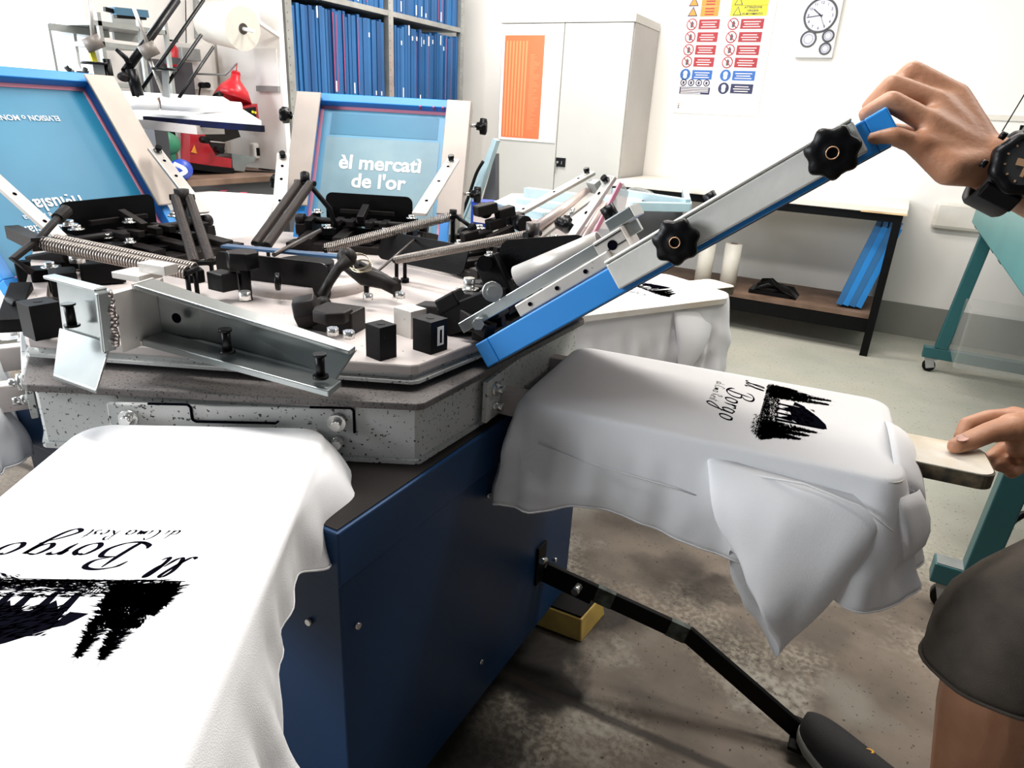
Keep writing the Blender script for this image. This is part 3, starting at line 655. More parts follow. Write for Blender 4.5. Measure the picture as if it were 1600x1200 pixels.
# curved black guard plates
def shield(t, pts, thk, m=None):
    b = MB(); b.prism(pts, thk); b.build('shield_plate', m or M['blackp'], t)
def rplate(t, c, xd_, yd_, w_, h_, rad=.022, thk=.005, m=None):
    c, xd_, yd_ = V(c), V(xd_).normalized(), V(yd_).normalized(); o = []
    for (cx, cy, a) in ((w_/2-rad, h_/2-rad, 0), (-w_/2+rad, h_/2-rad, 90), (-w_/2+rad, -h_/2+rad, 180), (w_/2-rad, -h_/2+rad, 270)):
        for j in range(6): q = math.radians(a+18*j); o.append(c+xd_*(cx+rad*math.cos(q))+yd_*(cy+rad*math.sin(q)))
    shield(t, o, xd_.cross(yd_)*thk, m)
a_ = oz(595, 372, 1.07); c_ = oz(730, 398, 1.07); rplate(h0, (a_+c_)/2+V((0, 0, -.018)), c_-a_, V((0, 0, 1))+hd(T0)*.25, (c_-a_).length*1.0, .085)
a_ = PH(T0, .02, 790, 402); c_ = PH(T0, .02, 905, 395); rplate(h0, (a_+c_)/2, c_-a_, V((0, 0, 1)), (c_-a_).length*1.15, .075)
springpair(h0, oz(626, 405, 1.065), PH(T0, -.05, 832, 366), R=.0095, rw=.0017, turns=78, gap=.030)
b = MB(); q0_ = PH(T0, -.05, 832, 362); b.cyl(q0_-V((0, 0, .012)), q0_+V((0, 0, .02)), .015, 10); b.cyl(PH(T0, -.03, 838, 372), PH(T0, .0, 852, 392), .008, 8); b.beam(PH(T0, -.02, 850, 384), PH(T0, -.02, 868, 382), .02, .03); b.build('tension_bolt', M['rod'], h0)
# --- head at the front right with bare channels
T1 = 147
h1 = head(1, T1, 'print head at the front of the deck with bare welded aluminium channels')
# channel pieces: web + two flanges
def channel(t, a_, c_, hgt, fl, thk, openDir, name='channel', m='alud', up=V((0, 0, 1)), skew=0):
    a_, c_, od = V(a_), V(c_), V(openDir).normalized(); b = MB()
    u2 = V(up).normalized()*hgt
    def slab(p, q, v1, v2): b.hexa([p, q, q+v1, p+v1, p+v2, q+v2, q+v1+v2, p+v1+v2])
    slab(a_, c_, od*thk, u2); slab(a_, c_+(c_-a_)*skew, od*fl, V(up).normalized()*thk); slab(a_+u2-V(up).normalized()*thk, c_+u2-V(up).normalized()*thk, od*fl, V(up).normalized()*thk)
    return b.build(name, M[m], t, bevel=.0015)
a_ = oz(254, 528, 1.02); c_ = oz(520, 600, .985)
od = V((.30, -.95, 0)).normalized(); Tl = a_+V((.0, .0, .100)); Tr = oz(556, 548, 1.035); th_k = .008
b = MB(); ins = -od*.008
b.hexa([a_, c_, c_+ins, a_+ins, Tl, Tr, Tr+ins, Tl+ins])
c2_ = c_+(c_-a_)*.05
b.hexa([a_, c2_, c2_+od*.050, a_+od*.050, a_+V((0, 0, .013)), c2_+V((0, 0, .011)), c2_+od*.050+V((0, 0, .011)), a_+od*.050+V((0, 0, .013))])
b.hexa([Tl, Tr, Tr+od*.026, Tl+od*.050, Tl+V((0, 0, .008)), Tr+V((0, 0, .008)), Tr+od*.026+V((0, 0, .008)), Tl+od*.050+V((0, 0, .008))])
ch = b.build('channel', M['alud'], h1, bevel=.0015)
b = MB(); e_ = (a_-c_).normalized()*.004; b.hexa([a_+ins*1.5, a_, a_+e_, a_+ins*1.5+e_, Tl+ins*1.5, Tl, Tl+e_, Tl+ins*1.5+e_]); b.beam(a_+e_*.5+V((0, 0, .004)), a_+e_*.5+od*.050+V((0, 0, .004)), .004, .009); b.beam(Tl+e_*.5+V((0, 0, .004)), Tl+e_*.5+od*.050+V((0, 0, .004)), .004, .009); b.build('sawn_end', M['aluw'], ch)
b = MB(); dch = (c_-a_).normalized(); nn1 = dch.cross(V((0, 0, 1))).normalized(); 
for q in (.12, ): b.cyl(a_+dch*.045+V((0, 0, .05))+od.normalized()*.0105, a_+dch*.045+V((0, 0, .05))+od.normalized()*.0112, .009, 16)
b.build('hole', M['ink'], ch)
b = MB()
for q in (.160, .335):
    p_ = a_+dch*q+V((0, 0, .045))+od.normalized()*.035; b.cyl(p_-V((0, 0, .02)), p_+V((0, 0, .018)), .0075, 12); b.cyl(p_-V((0, 0, .022)), p_-V((0, 0, .017)), .013, 12); b.cyl(p_+V((0, 0, .016)), p_+V((0, 0, .020)), .011, 12)
b.build('spool_bolt', M['blackp'], ch)
# second piece facing the camera
A0, A1, A2, A3 = oz(98, 520, 1.03), oz(178, 545, 1.03), oz(186, 450, 1.12), oz(112, 432, 1.12)
A2 = A1+V((.0, .0, .10))+(A1-A0).normalized()*.01; A3 = A0+V((0, 0, .10))+(A1-A0).normalized()*.012
b = MB(); nA = (A1-A0).cross(A3-A0).normalized()
if nA.y > 0: nA = -nA
b.prism([A0, A1, A2, A3], -nA*.008); b.prism([A1, A1+nA*.022, A2+nA*.022, A2], (A1-A0).normalized()*.008); b.prism([A3, A2, A2+nA*.02, A3+nA*.02], V((0, 0, .006)))
B0 = oz(80, 592, .985); B1 = oz(128, 596, .985)
T0_, T1_ = A0+nA*.004+V((0, 0, .004)), A1+nA*.004+V((0, 0, .004)); dn_ = oz(84, 592, .985)-T0_
b.prism([T0_, T1_, T0_.lerp(T1_, .80)+dn_, T0_+dn_], V((0, 0, .007)))
chb = b.build('channel_end', M['alud'], h1, bevel=.0015)
b = MB(); p_ = (A0+A1)/2+nA*.02+V((0, 0, .05)); b.cyl(p_-V((0, 0, .018)), p_+V((0, 0, .018)), .0075, 12); b.cyl(p_-V((0, 0, .020)), p_-V((0, 0, .016)), .012, 12); b.cyl(p_+V((0, 0, .016)), p_+V((0, 0, .019)), .011, 12); b.build('spool_bolt', M['blackp'], chb)
b = MB(); p0_ = oz(190, 545, 1.02); p1_ = a_; b.hexa([p0_, p0_+V((.02, -.01, 0)), p1_+V((.0, .0, 0)), p1_+V((-.02, .03, 0))]+[q+V((0, 0, .10)) for q in (p0_, p0_+V((.02, -.01, 0)), p1_, p1_+V((-.02, .03, 0)))]); b.build('join_plate', M['aluw'], h1)
b = MB(); q_ = oz(212, 430, 1.12); b.beam(q_+V((-.035, 0, 0)), q_+V((.03, .01, 0)), .05, .012); b.beam(q_+V((.0, .02, .014)), q_+V((.06, .03, .014)), .03, .018); b.build('cap_plate', M['aluw'], h1, bevel=.001)
b = MB(); p_ = A1+(A1-A0).normalized()*.012
for i in range(16): b.ball(p_+V((random.uniform(-.003, .003), random.uniform(-.003, .003), .012+i*.0055)), .0065, 5)
b.build('weld_bead', mat('weld_metal', (.35, .30, .28), .25, metal=.9), h1)
# clamps, hex nuts and long blue plate in the middle
a1_, a2_ = oz(338, 392, 1.09), oz(515, 412, 1.09)
rplate(h1, (a1_+a2_)/2+V((0, 0, -.045)), a2_-a1_, V((0, 0, 1))+hd(T1)*.12, (a2_-a1_).length, .095)
b = MB(); p0_, p1_ = oz(350, 384, 1.08), oz(540, 402, 1.08); b.beam(p0_, p1_, .03, .006); b.build('blue_strip', mat('blue_film_steel', (.06, .13, .24), .3, metal=.3), h1)
def post(b, px, py, z0_, z1_, r): p_ = oz(px, py, z0_); b.cyl(p_, V((p_.x, p_.y, z1_)), r, 12); return p_
b = MB(); p_ = post(b, 385, 470, 1.0, 1.075, .014); b.cyl(p_+V((0, 0, .075)), p_+V((0, 0, .112)), .036, 6); p2 = oz(345, 438, 1.05); b.beam(p2-V((.02, 0, 0)), p2+V((.03, 0, 0)), .04, .04); b.cyl(oz(430, 440, 1.05), oz(438, 440, 1.05), .02, 20)
b.build('clamp_nut', M['blackp'], h1, bevel=.002)
b = MB(); p_ = oz(383, 468, 1.03); b.cyl(p_, p_+V((0, 0, .018)), .013, 6)
for px_, py_ in ((520, 520), (545, 525), (575, 466), (625, 463)): p_ = oz(px_, py_, 1.03); b.cyl(p_+V((0, 0, -.004)), p_+V((0, 0, .010)), .011, 6)
b.build('hex_nut', M['zinc'], h1)
b = MB(); p_ = oz(520, 500, 1.03); b.cyl(p_, p_+V((0, 0, .024)), .040, 7); p_ = oz(540, 500, 1.02); b.beam(p_+V((-.05, -.02, 0)), p_+V((.035, .0, 0)), .06, .055); p_ = oz(475, 490, 1.03); b.cyl(p_+V((-.01, -.01, 0)), p_+V((.025, .015, .01)), .034, 7); b.build('grip_knob', M['darkb'], h1, bevel=.003)
# lever casting with cable loops
b = MB(); b.tube([oz(503, 462, 1.04), oz(515, 440, 1.07), oz(528, 420, 1.09), oz(545, 405, 1.11)], [.011, .010, .011, .016], 10)
b.tube([oz(540, 410, 1.09), oz(570, 432, 1.06), oz(600, 440, 1.05), oz(620, 452, 1.04)], [.018, .022, .018, .015], 10); b.tube([oz(560, 412, 1.09), oz(590, 430, 1.06), oz(615, 443, 1.05)], [.008, .012, .010], 8)
b.ball(oz(542, 402, 1.11), .022, 8); b.ball(oz(505, 475, 1.03), .017, 8)
for px_, py_ in ((573, 466), (618, 463)): p_ = oz(px_, py_, 1.004); b.cyl(p_, V((p_.x, p_.y, 1.05)), .006, 8)
b.build('lever_casting', M['darkb'], h1)
b = MB(); c_ = oz(558, 408, 1.10)
for i, (rx, ry) in enumerate(((.024, .016), (.020, .018), (.018, .011))):
    b.tube([c_+V((math.cos(q)*rx*1.5+.008*i, math.sin(q)*.01, math.sin(q)*ry-.004*i)) for q in [2*PI*k/24 for k in range(25)]], .0016, 6, 0, False)
b.build('wire_loop', mat('gold_wire', (.55, .48, .36), .3, metal=.9), h1)
lever(h1, [oz(428, 398, 1.085), oz(500, 360, 1.09)], .0055); lever(h0, [oz(583, 430, 1.04), oz(655, 368, 1.09)], .0035)
# --- head at the near left
T2 = 207
h2 = head(2, T2, 'print head at the near left corner with paired coil springs and hex lever')
b = MB()
for (px_, py_, z_, w_, d_, h_) in ((100, 440, 1.04, .07, .05, .05), (75, 435, 1.03, .06, .06, .05), (160, 425, 1.03, .04, .09, .05), (135, 400, 1.05, .05, .05, .03), (40, 435, 1.02, .03, .03, .08), (215, 420, 1.06, .04, .03, .03), (305, 430, 1.05, .035, .035, .03)):
    p_ = oz(px_, py_, z_); b.beam(p_-hd(T2)*d_/2, p_+hd(T2)*d_/2, w_, h_)
b.build('hinge_block', M['black'], h2, bevel=.003)
b = MB(); p_ = oz(122, 410, 1.075); b.cyl(p_, p_+V((0, 0, .02)), .016, 12); p_ = oz(166, 372, 1.07); capbolt(b, p_, r=.010); capbolt(b, oz(107, 352, 1.13), r=.012); capbolt(b, oz(202, 348, 1.10), r=.010); capbolt(b, oz(78, 418, 1.06), r=.010); b.build('cap_screw', M['zinc'], h2)
springpair(h2, oz(298, 423, 1.075), oz(75, 378, 1.12), R=.0135, rw=.0023, turns=52, gap=.036)
b = MB(); b.beam(oz(20, 362, 1.12), oz(62, 382, 1.12), .028, .028); b.tube([oz(100, 330, 1.16), oz(62, 372, 1.13), oz(20, 405, 1.10), oz(50, 425, 1.07)], .008, 8); b.cyl(oz(104, 328, 1.165), oz(90, 342, 1.15), .014, 10); b.build('hex_lever', M['darkb'], h2, bevel=.001)
b = MB(); b.beam(oz(35, 450, 1.03), oz(15, 510, .99), .04, .03); p_ = oz(12, 470, 1.02); b.cyl(p_, oz(28, 476, 1.02), .010, 10); b.build('swing_arm', M['black'], h2, bevel=.002)
b = MB(); b.beam(oz(55, 480, 1.01), oz(68, 400, 1.03), .04, .025); b.build('pale_bracket', M['creamtop'], h2)
# ================================================================ T-SHIRTS
def smooth(t): t = max(0, min(1, t)); return t*t*(3-2*t)
def keyed(keys, s):
    keys = sorted(keys); n = len(keys)
    for i in range(n):
        a, c = keys[i], keys[(i+1) % n]; sa, sc = a[0], c[0]+(1 if i == n-1 else 0); q = s if s >= sa or i < n-1 else s+1
        if i == n-1 and s < keys[0][0]: q = s+1
        if sa <= q <= sc:
            t = smooth((q-sa)/(sc-sa)) if sc > sa else 0
            return a[1]*(1-t)+c[1]*t
    return keys[-1][1]
def shirt(th, r_in, r_out, l0_, l1_, drop, flare, fold, seed, label, ztop=.9, rad=.045, parts=True, amp=.010):
    """cotton shirt stretched over a pallet; s runs: camera side (+l) from inner to outer end, outer end, far side, inner end"""
    rnd = random.Random(seed); N = 220; L = r_out-r_in; W = l1_-l0_; per = []
    tot = 2*(L+W)
    def pt(s_):
        d_ = s_*tot
        if d_ < L: return (r_in+d_, l1_, 0, 1)
        d_ -= L
        if d_ < W: return (r_out, l1_-d_, 1, 0)
        d_ -= W
        if d_ < L: return (r_out-d_, l0_, 0, -1)
        d_ -= L
        return (r_in, l0_+d_, -1, 0)
    def rnded(s_):
        r_, l_, nr, nl = pt(s_)
        # round the corners by pulling towards an inner rectangle
        ir = min(max(r_, r_in+rad), r_out-rad); il = min(max(l_, l0_+rad), l1_-rad); dr, dl_ = r_-ir, l_-il; m = math.hypot(dr, dl_)
        return (ir+dr/m*rad, il+dl_/m*rad, dr/m, dl_/m)
    ss = [i/N for i in range(N)]; per = [rnded(s_) for s_ in ss]
    ph = [rnd.uniform(0, 6.28) for _ in range(6)]
    rows = []; cr_, cl_ = (r_in+r_out)/2, (l0_+l1_)/2
    for sc in (.25, .55, .8, .93): rows.append([P(th, cr_+(p[0]-cr_)*sc, cl_+(p[1]-cl_)*sc, ztop) for p in per])
    rows.append([P(th, p[0]-p[2]*.004, p[1]-p[3]*.004, ztop) for p in per]); rows.append([P(th, p[0]+p[2]*.001, p[1]+p[3]*.001, ztop-.003) for p in per]); rows.append([P(th, p[0]+p[2]*.004, p[1]+p[3]*.004, ztop-.010) for p in per])
    K = 22
    for j in range(1, K+1):
        t = j/K; row = []
        for i, p in enumerate(per):
            s_ = ss[i]; d_ = keyed(drop, s_)*(1+.035*math.sin(s_*40+ph[5])); fl = keyed(flare, s_); fo = keyed(fold, s_)
            wv = (math.sin(2*PI*s_*23+ph[0]+1.2*t)+.6*math.sin(2*PI*s_*37+ph[1]-t)+.5*math.sin(2*PI*s_*11+ph[2]))*amp*fo*smooth(t*1.2)
            off = .004+fl*(t**.75)-.035*fl*t*t+wv
            dn = .010+(d_-.01)*t
            q = P(th, p[0]+p[2]*off, p[1]+p[3]*off, ztop-dn)
            nn_ = (noise.noise(V((q.x*9+seed, q.y*9, q.z*14)))*.014+noise.noise(V((q.x*24+seed, q.y*24, q.z*17)))*.007)*(fo+.25)*t
            row.append(q+hd(th)*p[2]*nn_+hl(th)*p[3]*nn_)
        rows.append(row)
    b = MB(); b.grid(rows, 0, True); c0 = len(b.v); b.v.append(P(th, cr_, cl_, ztop))
    for i in range(N): b.f.append((c0, (i+1) % N, i)); b.m.append(0); b.sm.append(True)
    t = thing('t_shirt', P(th, cr_, cl_, ztop), label, 't-shirt', 'white shirts on the pallets')
    o = b.build('body', M['cloth'], t); so = o.modifiers.new('thickness', 'SOLIDIFY'); so.thickness = .0014; so.offset = 0
    # hem ridge
    hb = MB(); last = rows[-1]; hb.tube(last+[last[0]], .0022, 5, 0, False); h_ = hb.build('hem', M['cloth'], t)
    return t, rows, per, ss
def loft(name, rings, m, parent, sol=.0012, closed=True, sub=1, wr=0):
    if wr: rings = [[p+noise.noise_vector(p*11)*wr*min(1, i/2)+noise.noise_vector(p*26)*wr*.45*min(1, i/2) for p in r_] for i, r_ in enumerate(rings)]
    b = MB(); b.grid(rings, 0, closed); o = b.build(name, m, parent)
    if sub: s_ = o.modifiers.new('sub', 'SUBSURF'); s_.levels = sub; s_.render_levels = sub
    if sol: so = o.modifiers.new('thickness', 'SOLIDIFY'); so.thickness = sol; so.offset = 0
    return o
# perimeter stations of a 0.68 x 0.39 shirt
def st(side, f, L=.68, W=.39):
    tot = 2*(L+W); base = {'near': 0, 'out': L, 'far': L+W, 'in': 2*L+W}[side]; ln = {'near': L, 'out': W, 'far': L, 'in': W}[side]
    return (base+ln*f)/tot
rs, rowsR, perR, ssR = shirt(84, .664, 1.352, -.20, .197,
    drop=[(st('near', 0.01), .23), (st('near', .25), .185), (st('near', .5), .195), (st('near', .8), .215), (st('near', .97), .24), (st('out', .3), .20), (st('out', .55), .10), (st('out', .95), .17), (st('far', .5), .22), (st('far', .97), .14), (st('in', .4), .16), (st('in', .93), .24)],
    flare=[(st('near', .03), .02), (st('near', .3), .018), (st('near', .8), .02), (st('near', .98), .035), (st('out', .3), .07), (st('out', .6), .055), (st('far', .1), .02), (st('far', .9), .02), (st('in', .2), .05), (st('in', .8), .085), (st('in', .97), .05)],
    fold=[(st('near', .1), .5), (st('near', .5), .35), (st('near', .95), .7), (st('out', .3), 1.6), (st('far', .2), .6), (st('in', .4), 1.3), (st('in', .9), 1.0)], seed=3,
    label='white t-shirt on the right-hand pallet with a small black lodge print, sleeve hanging down', amp=.006)
# sleeve hanging from the near outer corner
def ell(c, a, bdir, ra, rb, n=28, lobes=0, ph=0):
    c = V(c); a = V(a).normalized(); bdir = V(bdir).normalized()
    return [c+a*math.cos(q)*ra*(1+lobes*math.sin(3*q+ph))+bdir*math.sin(q)*rb*(1+lobes*math.cos(4*q+ph)) for q in [2*PI*k/n for k in range(n)]]
th = 84
SL = [(1.19, .185, .870, .155, .026, 0), (1.185, .207, .845, .152, .034, 0), (1.18, .226, .79, .138, .036, .02), (1.18, .236, .73, .120, .038, .04), (1.175, .242, .685, .105, .044, .05), (1.165, .246, .655, .100, .046, .04), (1.158, .248, .632, .104, .047, .03)]
AX = [(1, -.05, 0), (1, -.18, 0), (1, -.3, 0), (1, -.45, .15), (.85, -.65, .35), (.62, -.8, .6), (.47, -.9, .75)]
rings = []
for i, ((r_, l_, z_, ra, rb, lb), (ax_, az_, bx_)) in enumerate(zip(SL, AX)):
    rings.append(ell(P(th, r_, l_, z_), hd(th)*ax_+V((0, 0, az_)), hl(th)+hd(th)*bx_, ra, rb, 32, lb, 1.0))
sv = loft('sleeve', rings, M['cloth'], rs, wr=.016)
b = MB()
for q in (): b.tube([p.lerp(p2, .75) for p, p2 in zip(rings[-2], rings[-1])]+[rings[-2][0].lerp(rings[-1][0], .75)], .0012, 5, 0, False)
b = MB(); b.tube([P(th, 1.055, .208, .80), P(th, 1.07, .215, .835), P(th, 1.12, .219, .865), P(th, 1.20, .2225, .872), P(th, 1.29, .222, .855), P(th, 1.345, .225, .825)], .0018, 6); b.build('armhole_seam', M['cloth'], rs)
b = MB(); b.tube([P(th, .72, .212, .825), P(th, .80, .215, .812), P(th, .90, .218, .808), P(th, .99, .22, .805), P(th, 1.03, .215, .798)], .0015, 6); b.build('side_seam', M['cloth'], rs)
# neckline round the handle tongue
rings = []
for r_, z_, ra, rb in ((1.345, .888, .125, .045), (1.372, .884, .118, .046), (1.392, .872, .104, .044), (1.40, .858, .088, .038)):
    rings.append(ell(P(th, r_, .03, z_-.012), hl(th), V((0, 0, 1))-hd(th)*.3, ra, rb, 28, .04, .5))
loft('collar', rings, M['cloth'], rs)
rings = []
for r_, l_, z_, ra, rb in ((1.33, .13, .87, .06, .05), (1.36, .12, .82, .07, .055), (1.375, .11, .76, .065, .05), (1.37, .09, .71, .045, .035)):
    rings.append(ell(P(th, r_, l_, z_), hl(th), hd(th), ra, rb, 24, .10, .8))
loft('neck_fold', rings, M['cloth'], rs, wr=.012)
rings = []
for r_, l_, z_, ra, rb in ((1.30, -.10, .87, .09, .06), (1.36, -.07, .84, .09, .055), (1.385, -.02, .78, .075, .04), (1.39, .01, .73, .06, .03)):
    rings.append(ell(P(th, r_, l_, z_), hl(th), hd(th), ra, rb, 24, .08, 2.8))
loft('far_sleeve', rings, M['cloth'], rs, wr=.014)
fs_, *_ = shirt(147, .622, 1.352, -.163, .236,
    drop=[(st('near', 0), .16), (st('near', .5), .2), (st('out', .5), .3), (st('far', .02), .36), (st('far', .14), .33), (st('far', .28), .22), (st('far', .44), .12), (st('far', .62), .095), (st('far', .74), .13), (st('far', .86), .165), (st('far', .96), .13), (st('in', .4), .035), (st('in', .95), .10)],
    flare=[(st('near', .5), .02), (st('out', .5), .06), (st('far', .1), .10), (st('far', .28), .045), (st('far', .44), .004), (st('far', .62), .0), (st('far', .76), .035), (st('far', .88), .10), (st('far', .97), .06), (st('in', .5), .006), (st('in', .9), .02)],
    fold=[(st('near', .5), .6), (st('out', .5), 1), (st('far', .2), 1.2), (st('far', .5), .35), (st('far', .8), .4), (st('in', .5), .1)], seed=11,
    label='white t-shirt on the nearest pallet at lower left with a large upside-down lodge print', rad=.05, amp=.010)
s5, *_ = shirt(29.5, .60, 1.385, -.165, .175,
    drop=[(st('near', .0), .30), (st('near', .5), .33), (st('near', .8), .30), (st('near', 1), .32), (st('out', .5), .24), (st('far', .5), .25), (st('in', .5), .22)],
    flare=[(st('near', .2), .02), (st('near', .8), .03), (st('out', .5), .05), (st('far', .5), .02), (st('in', .5), .02)],
    fold=[(st('near', .3), .8), (st('near', .9), 1.4), (st('out', .5), 1.5), (st('far', .5), .6), (st('in', .5), .5)], seed=5,
    label='white t-shirt on the rear right pallet behind the lifted blue screen frame', amp=.007)
rings = []
for r_, l_, z_, ra, rb in ((1.20, .168, .87, .11, .012), (1.19, .200, .80, .09, .020), (1.17, .215, .72, .05, .014), (1.14, .22, .65, .010, .005)): rings.append(ell(P(29.5, r_, l_, z_), hd(29.5)+V((0, 0, -.3)), hl(29.5), ra, rb, 24, .05, 1))
loft('sleeve', rings, M['cloth'], s5)
for th_, nm in ((207, 'white t-shirt corner on the near left pallet, cut off by the picture edge'), (267, 'white t-shirt on the far left pallet below the cyan mesh screen')):
    shirt(th_, .665, 1.352, -.2, .2, drop=[(0, .2), (.25, .15), (.5, .22), (.75, .15)], flare=[(0, .03), (.5, .03)], fold=[(0, .8), (.5, .8)], seed=int(th_), label=nm)
# ---------------------------------------------------------------- the printed artwork
def art(parent, th, roff, loff, z_, k=1.0, seed=1):
    rnd = random.Random(seed)
    def A(x, y, dz=0): return P(th, roff+y*k, loff+x*k, z_+dz)
    b = MB()
    def ribbon(pts, w0, ang=.9):
        pts = cr([V((x, y, 0)) for x, y in pts], 7); L_ = []; R_ = []
        for i, p in enumerate(pts):
            t_ = (pts[min(i+1, len(pts)-1)]-pts[max(0, i-1)]); t_.normalize() if t_.length > 0 else None
            a_ = math.atan2(t_.y, t_.x); wd = w0*(.35+.85*abs(math.sin(a_-.35)))*min(1, .35+min(i, len(pts)-1-i)*.12)
            n_ = V((-t_.y, t_.x, 0))*wd; L_.append(A(*(p+n_)[:2])); R_.append(A(*(p-n_)[:2]))
        b.grid([L_, R_], 0, False, False)
    def glyphs(defs, ox_, oy_, s_, w0, sh=.35, rot=-.0):
        for dx, strokes in defs:
            for stt in strokes:
                q = []
                for x, y in stt:
                    X = (x+sh*y)*s_+dx*s_; Y = y*s_; q.append((ox_+X*math.cos(rot)-Y*math.sin(rot), oy_+X*math.sin(rot)+Y*math.cos(rot)))
                ribbon(q, w0)
    o_ = [[(.35, .42), (.12, .45), (.0, .18), (.12, 0), (.34, .08), (.42, .32), (.30, .46), (.2, .40)]]
    Bd = [[(.18, 1.0), (.14, .5), (.05, .02), (-.12, -.02)], [(-.25, .75), (-.12, .98), (.25, 1.08), (.58, .98), (.56, .72), (.2, .56)], [(.2, .56), (.55, .55), (.62, .25), (.40, .0), (.08, -.06), (-.22, .06), (-.30, .22)]]
    Ad = [[(-.30, .10), (-.28, .0), (-.12, .02), (.10, .45), (.26, .95), (.14, 1.02), (.02, .70), (.06, .20), (.16, .02), (.30, .12), (.44, .5)], ]
    ld_ = [[(-.02, .25), (.14, .55), (.24, .95), (.16, 1.02), (.06, .6), (.04, .1), (.12, 0), (.26, .14)]]
    rd_ = [[(-.02, .30), (.06, .46), (.06, .2), (.0, .0)], [(.04, .24), (.18, .44), (.34, .44), (.32, .36)]]
    gd_ = [[(.36, .42), (.12, .45), (.0, .18), (.12, .02), (.32, .14), (.40, .44), (.34, .0), (.20, -.45), (.02, -.62), (-.14, -.50), (.06, -.25), (.45, .02)]]
    glyphs([(0, Ad), (.50, ld_)], -.150, .060, .037, .0026, sh=.25)
    glyphs([(0, Bd)], -.082, .030, .050, .0032)
    glyphs([(0, o_), (.62, rd_), (1.12, gd_), (1.82, o_)], -.036, .030, .052, .0030, sh=.3)
    sd = [(0, [[(.3, .4), (.05, .4), (0, .1), (.15, 0), (.32, .2), (.40, .9)], [(.36, .4), (.34, .05), (.45, .1)]]), (.65, [[(.05, .45), (.0, .05), (.14, .08)], [(.06, .68), (.07, .72)]]), (1.15, [[(.5, .8), (.3, 1.0), (.05, .7), (.0, .2), (.15, 0), (.4, .1)]]), (1.65, [[(.05, .45), (0, .05), (.12, .08)], [(.06, .68), (.07, .72)]]),
          (1.9, [[(0, 0), (.05, .42), (.1, .1), (.22, .42), (.28, .1), (.40, .42), (.44, .05), (.55, .1)]]), (2.6, o_+[[(.42, .4), (.40, .05), (.52, .1)]]), (3.5, [[(.1, 0), (.15, 1.0)], [(-.1, .85), (.3, 1.05), (.45, .75), (.12, .52)], [(.12, .52), (.35, .2), (.55, 0)]]), (4.2, [[(0, .22), (.28, .30), (.2, .46), (.02, .3), (.08, .03), (.3, .08)]]), (4.7, [[(.3, .42), (.1, .42), (.24, .2), (.12, 0), (-.02, .06)]]), (5.15, [[(.1, .9), (.05, .3), (.1, 0), (.26, .05)], [(-.15, .6), (.35, .62)]])]
    glyphs(sd, -.120, .000, .0215, .0013, sh=.3)
    # woodcut of the chalet between firs
    def poly(p): b.add([A(x, y) for x, y in p], [tuple(range(len(p)))])
    def hatch(p0, p1, n, ln, wd, ang, sp=.4):
        for _ in range(n):
            x = rnd.uniform(p0[0], p1[0]); y = rnd.uniform(p0[1], p1[1]); a_ = ang+rnd.uniform(-sp, sp); l_ = ln*rnd.uniform(.5, 1.3); ww = wd*rnd.uniform(.5, 1.2)
            dx, dy = math.cos(a_)*l_, math.sin(a_)*l_; nx, ny = -math.sin(a_)*ww, math.cos(a_)*ww
            b.add([A(x-dx/2, y-dy/2), A(x+nx, y+ny), A(x+dx/2, y+dy/2), A(x-nx, y-ny)], [(0, 1, 2, 3)])
    def fir(x, y0_, y1_, hw_, n=260):
        for _ in range(n):
            t_ = rnd.random()**.8; y = y0_+(y1_-y0_)*t_; wdt = hw_*(1-t_)**.75*(.75+.35*abs(math.sin(t_*34))); sx = rnd.uniform(-1, 1)
            xx = x+sx*wdt*.75; a_ = (PI/2+(-1 if sx > 0 else 1)*rnd.uniform(.4, 1.5)); l_ = rnd.uniform(.004, .012)*(1.2-t_*.5); ww = .0011
            dx, dy = math.cos(a_)*l_, -math.sin(a_)*l_*.6; b.add([A(xx-dx, y-dy), A(xx+ww, y+ww), A(xx+dx, y+dy), A(xx-ww, y-ww)], [(0, 1, 2, 3)])
        poly([(x-.0006, y0_), (x+.0006, y0_), (x+.0002, y1_+.010), (x-.0002, y1_+.010)])
    for x, y1_, hw_ in ((-.128, .232, .034), (-.102, .228, .028), (-.150, .165, .022), (.062, .205, .026), (.084, .192, .026), (.108, .178, .026), (.128, .13, .02)): fir(x, .112, y1_, hw_, 620)
    # roof and walls as hatched masses with light gaps left open
    poly([(-.082, .163), (-.060, .160), (-.050, .187), (-.066, .182)])
    poly([(-.055, .158), (.018, .158), (.034, .172), (.036, .224), (.012, .222), (-.020, .208), (-.054, .187)])
    poly([(.030, .130), (.042, .130), (.040, .218), (.033, .222)])
    for g0 in (-.052, -.026, .0, .022):
        poly([(g0-.006, .128), (g0+.002, .128), (g0+.008, .158), (g0-.004, .160)])
    for g0 in (-.036, -.008, .014): poly([(g0-.012, .160), (g0+.014, .160), (g0+.001, .140)]) if g0 != -.008 else None
    hatch((-.160, .112), (-.088, .150), 900, .011, .0017, 1.2, 1.0); hatch((-.145, .145), (-.092, .185), 450, .011, .0016, 1.2, .9); hatch((.048, .108), (.125, .145), 800, .011, .0016, 1.2, 1.0)
    hatch((-.085, .104), (.05, .135), 420, .016, .0010, .05, .5); hatch((-.155, .104), (.14, .118), 520, .018, .0009, .03, .35); hatch((-.055, .15), (.03, .20), 160, .014, .0014, .5, .3)
    hatch((-.160, .106), (-.085, .150), 300, .010, .0013, 1.2, .8); hatch((.045, .100), (.13, .135), 300, .010, .0012, 1.2, .8); hatch((.03, .092), (.12, .105), 90, .014, .0008, -.3, .3)
    for i in range(7): poly([(-.080+i*.0035, .118), (-.0785+i*.0035, .118), (-.0765+i*.0035, .128), (-.078+i*.0035, .128)])
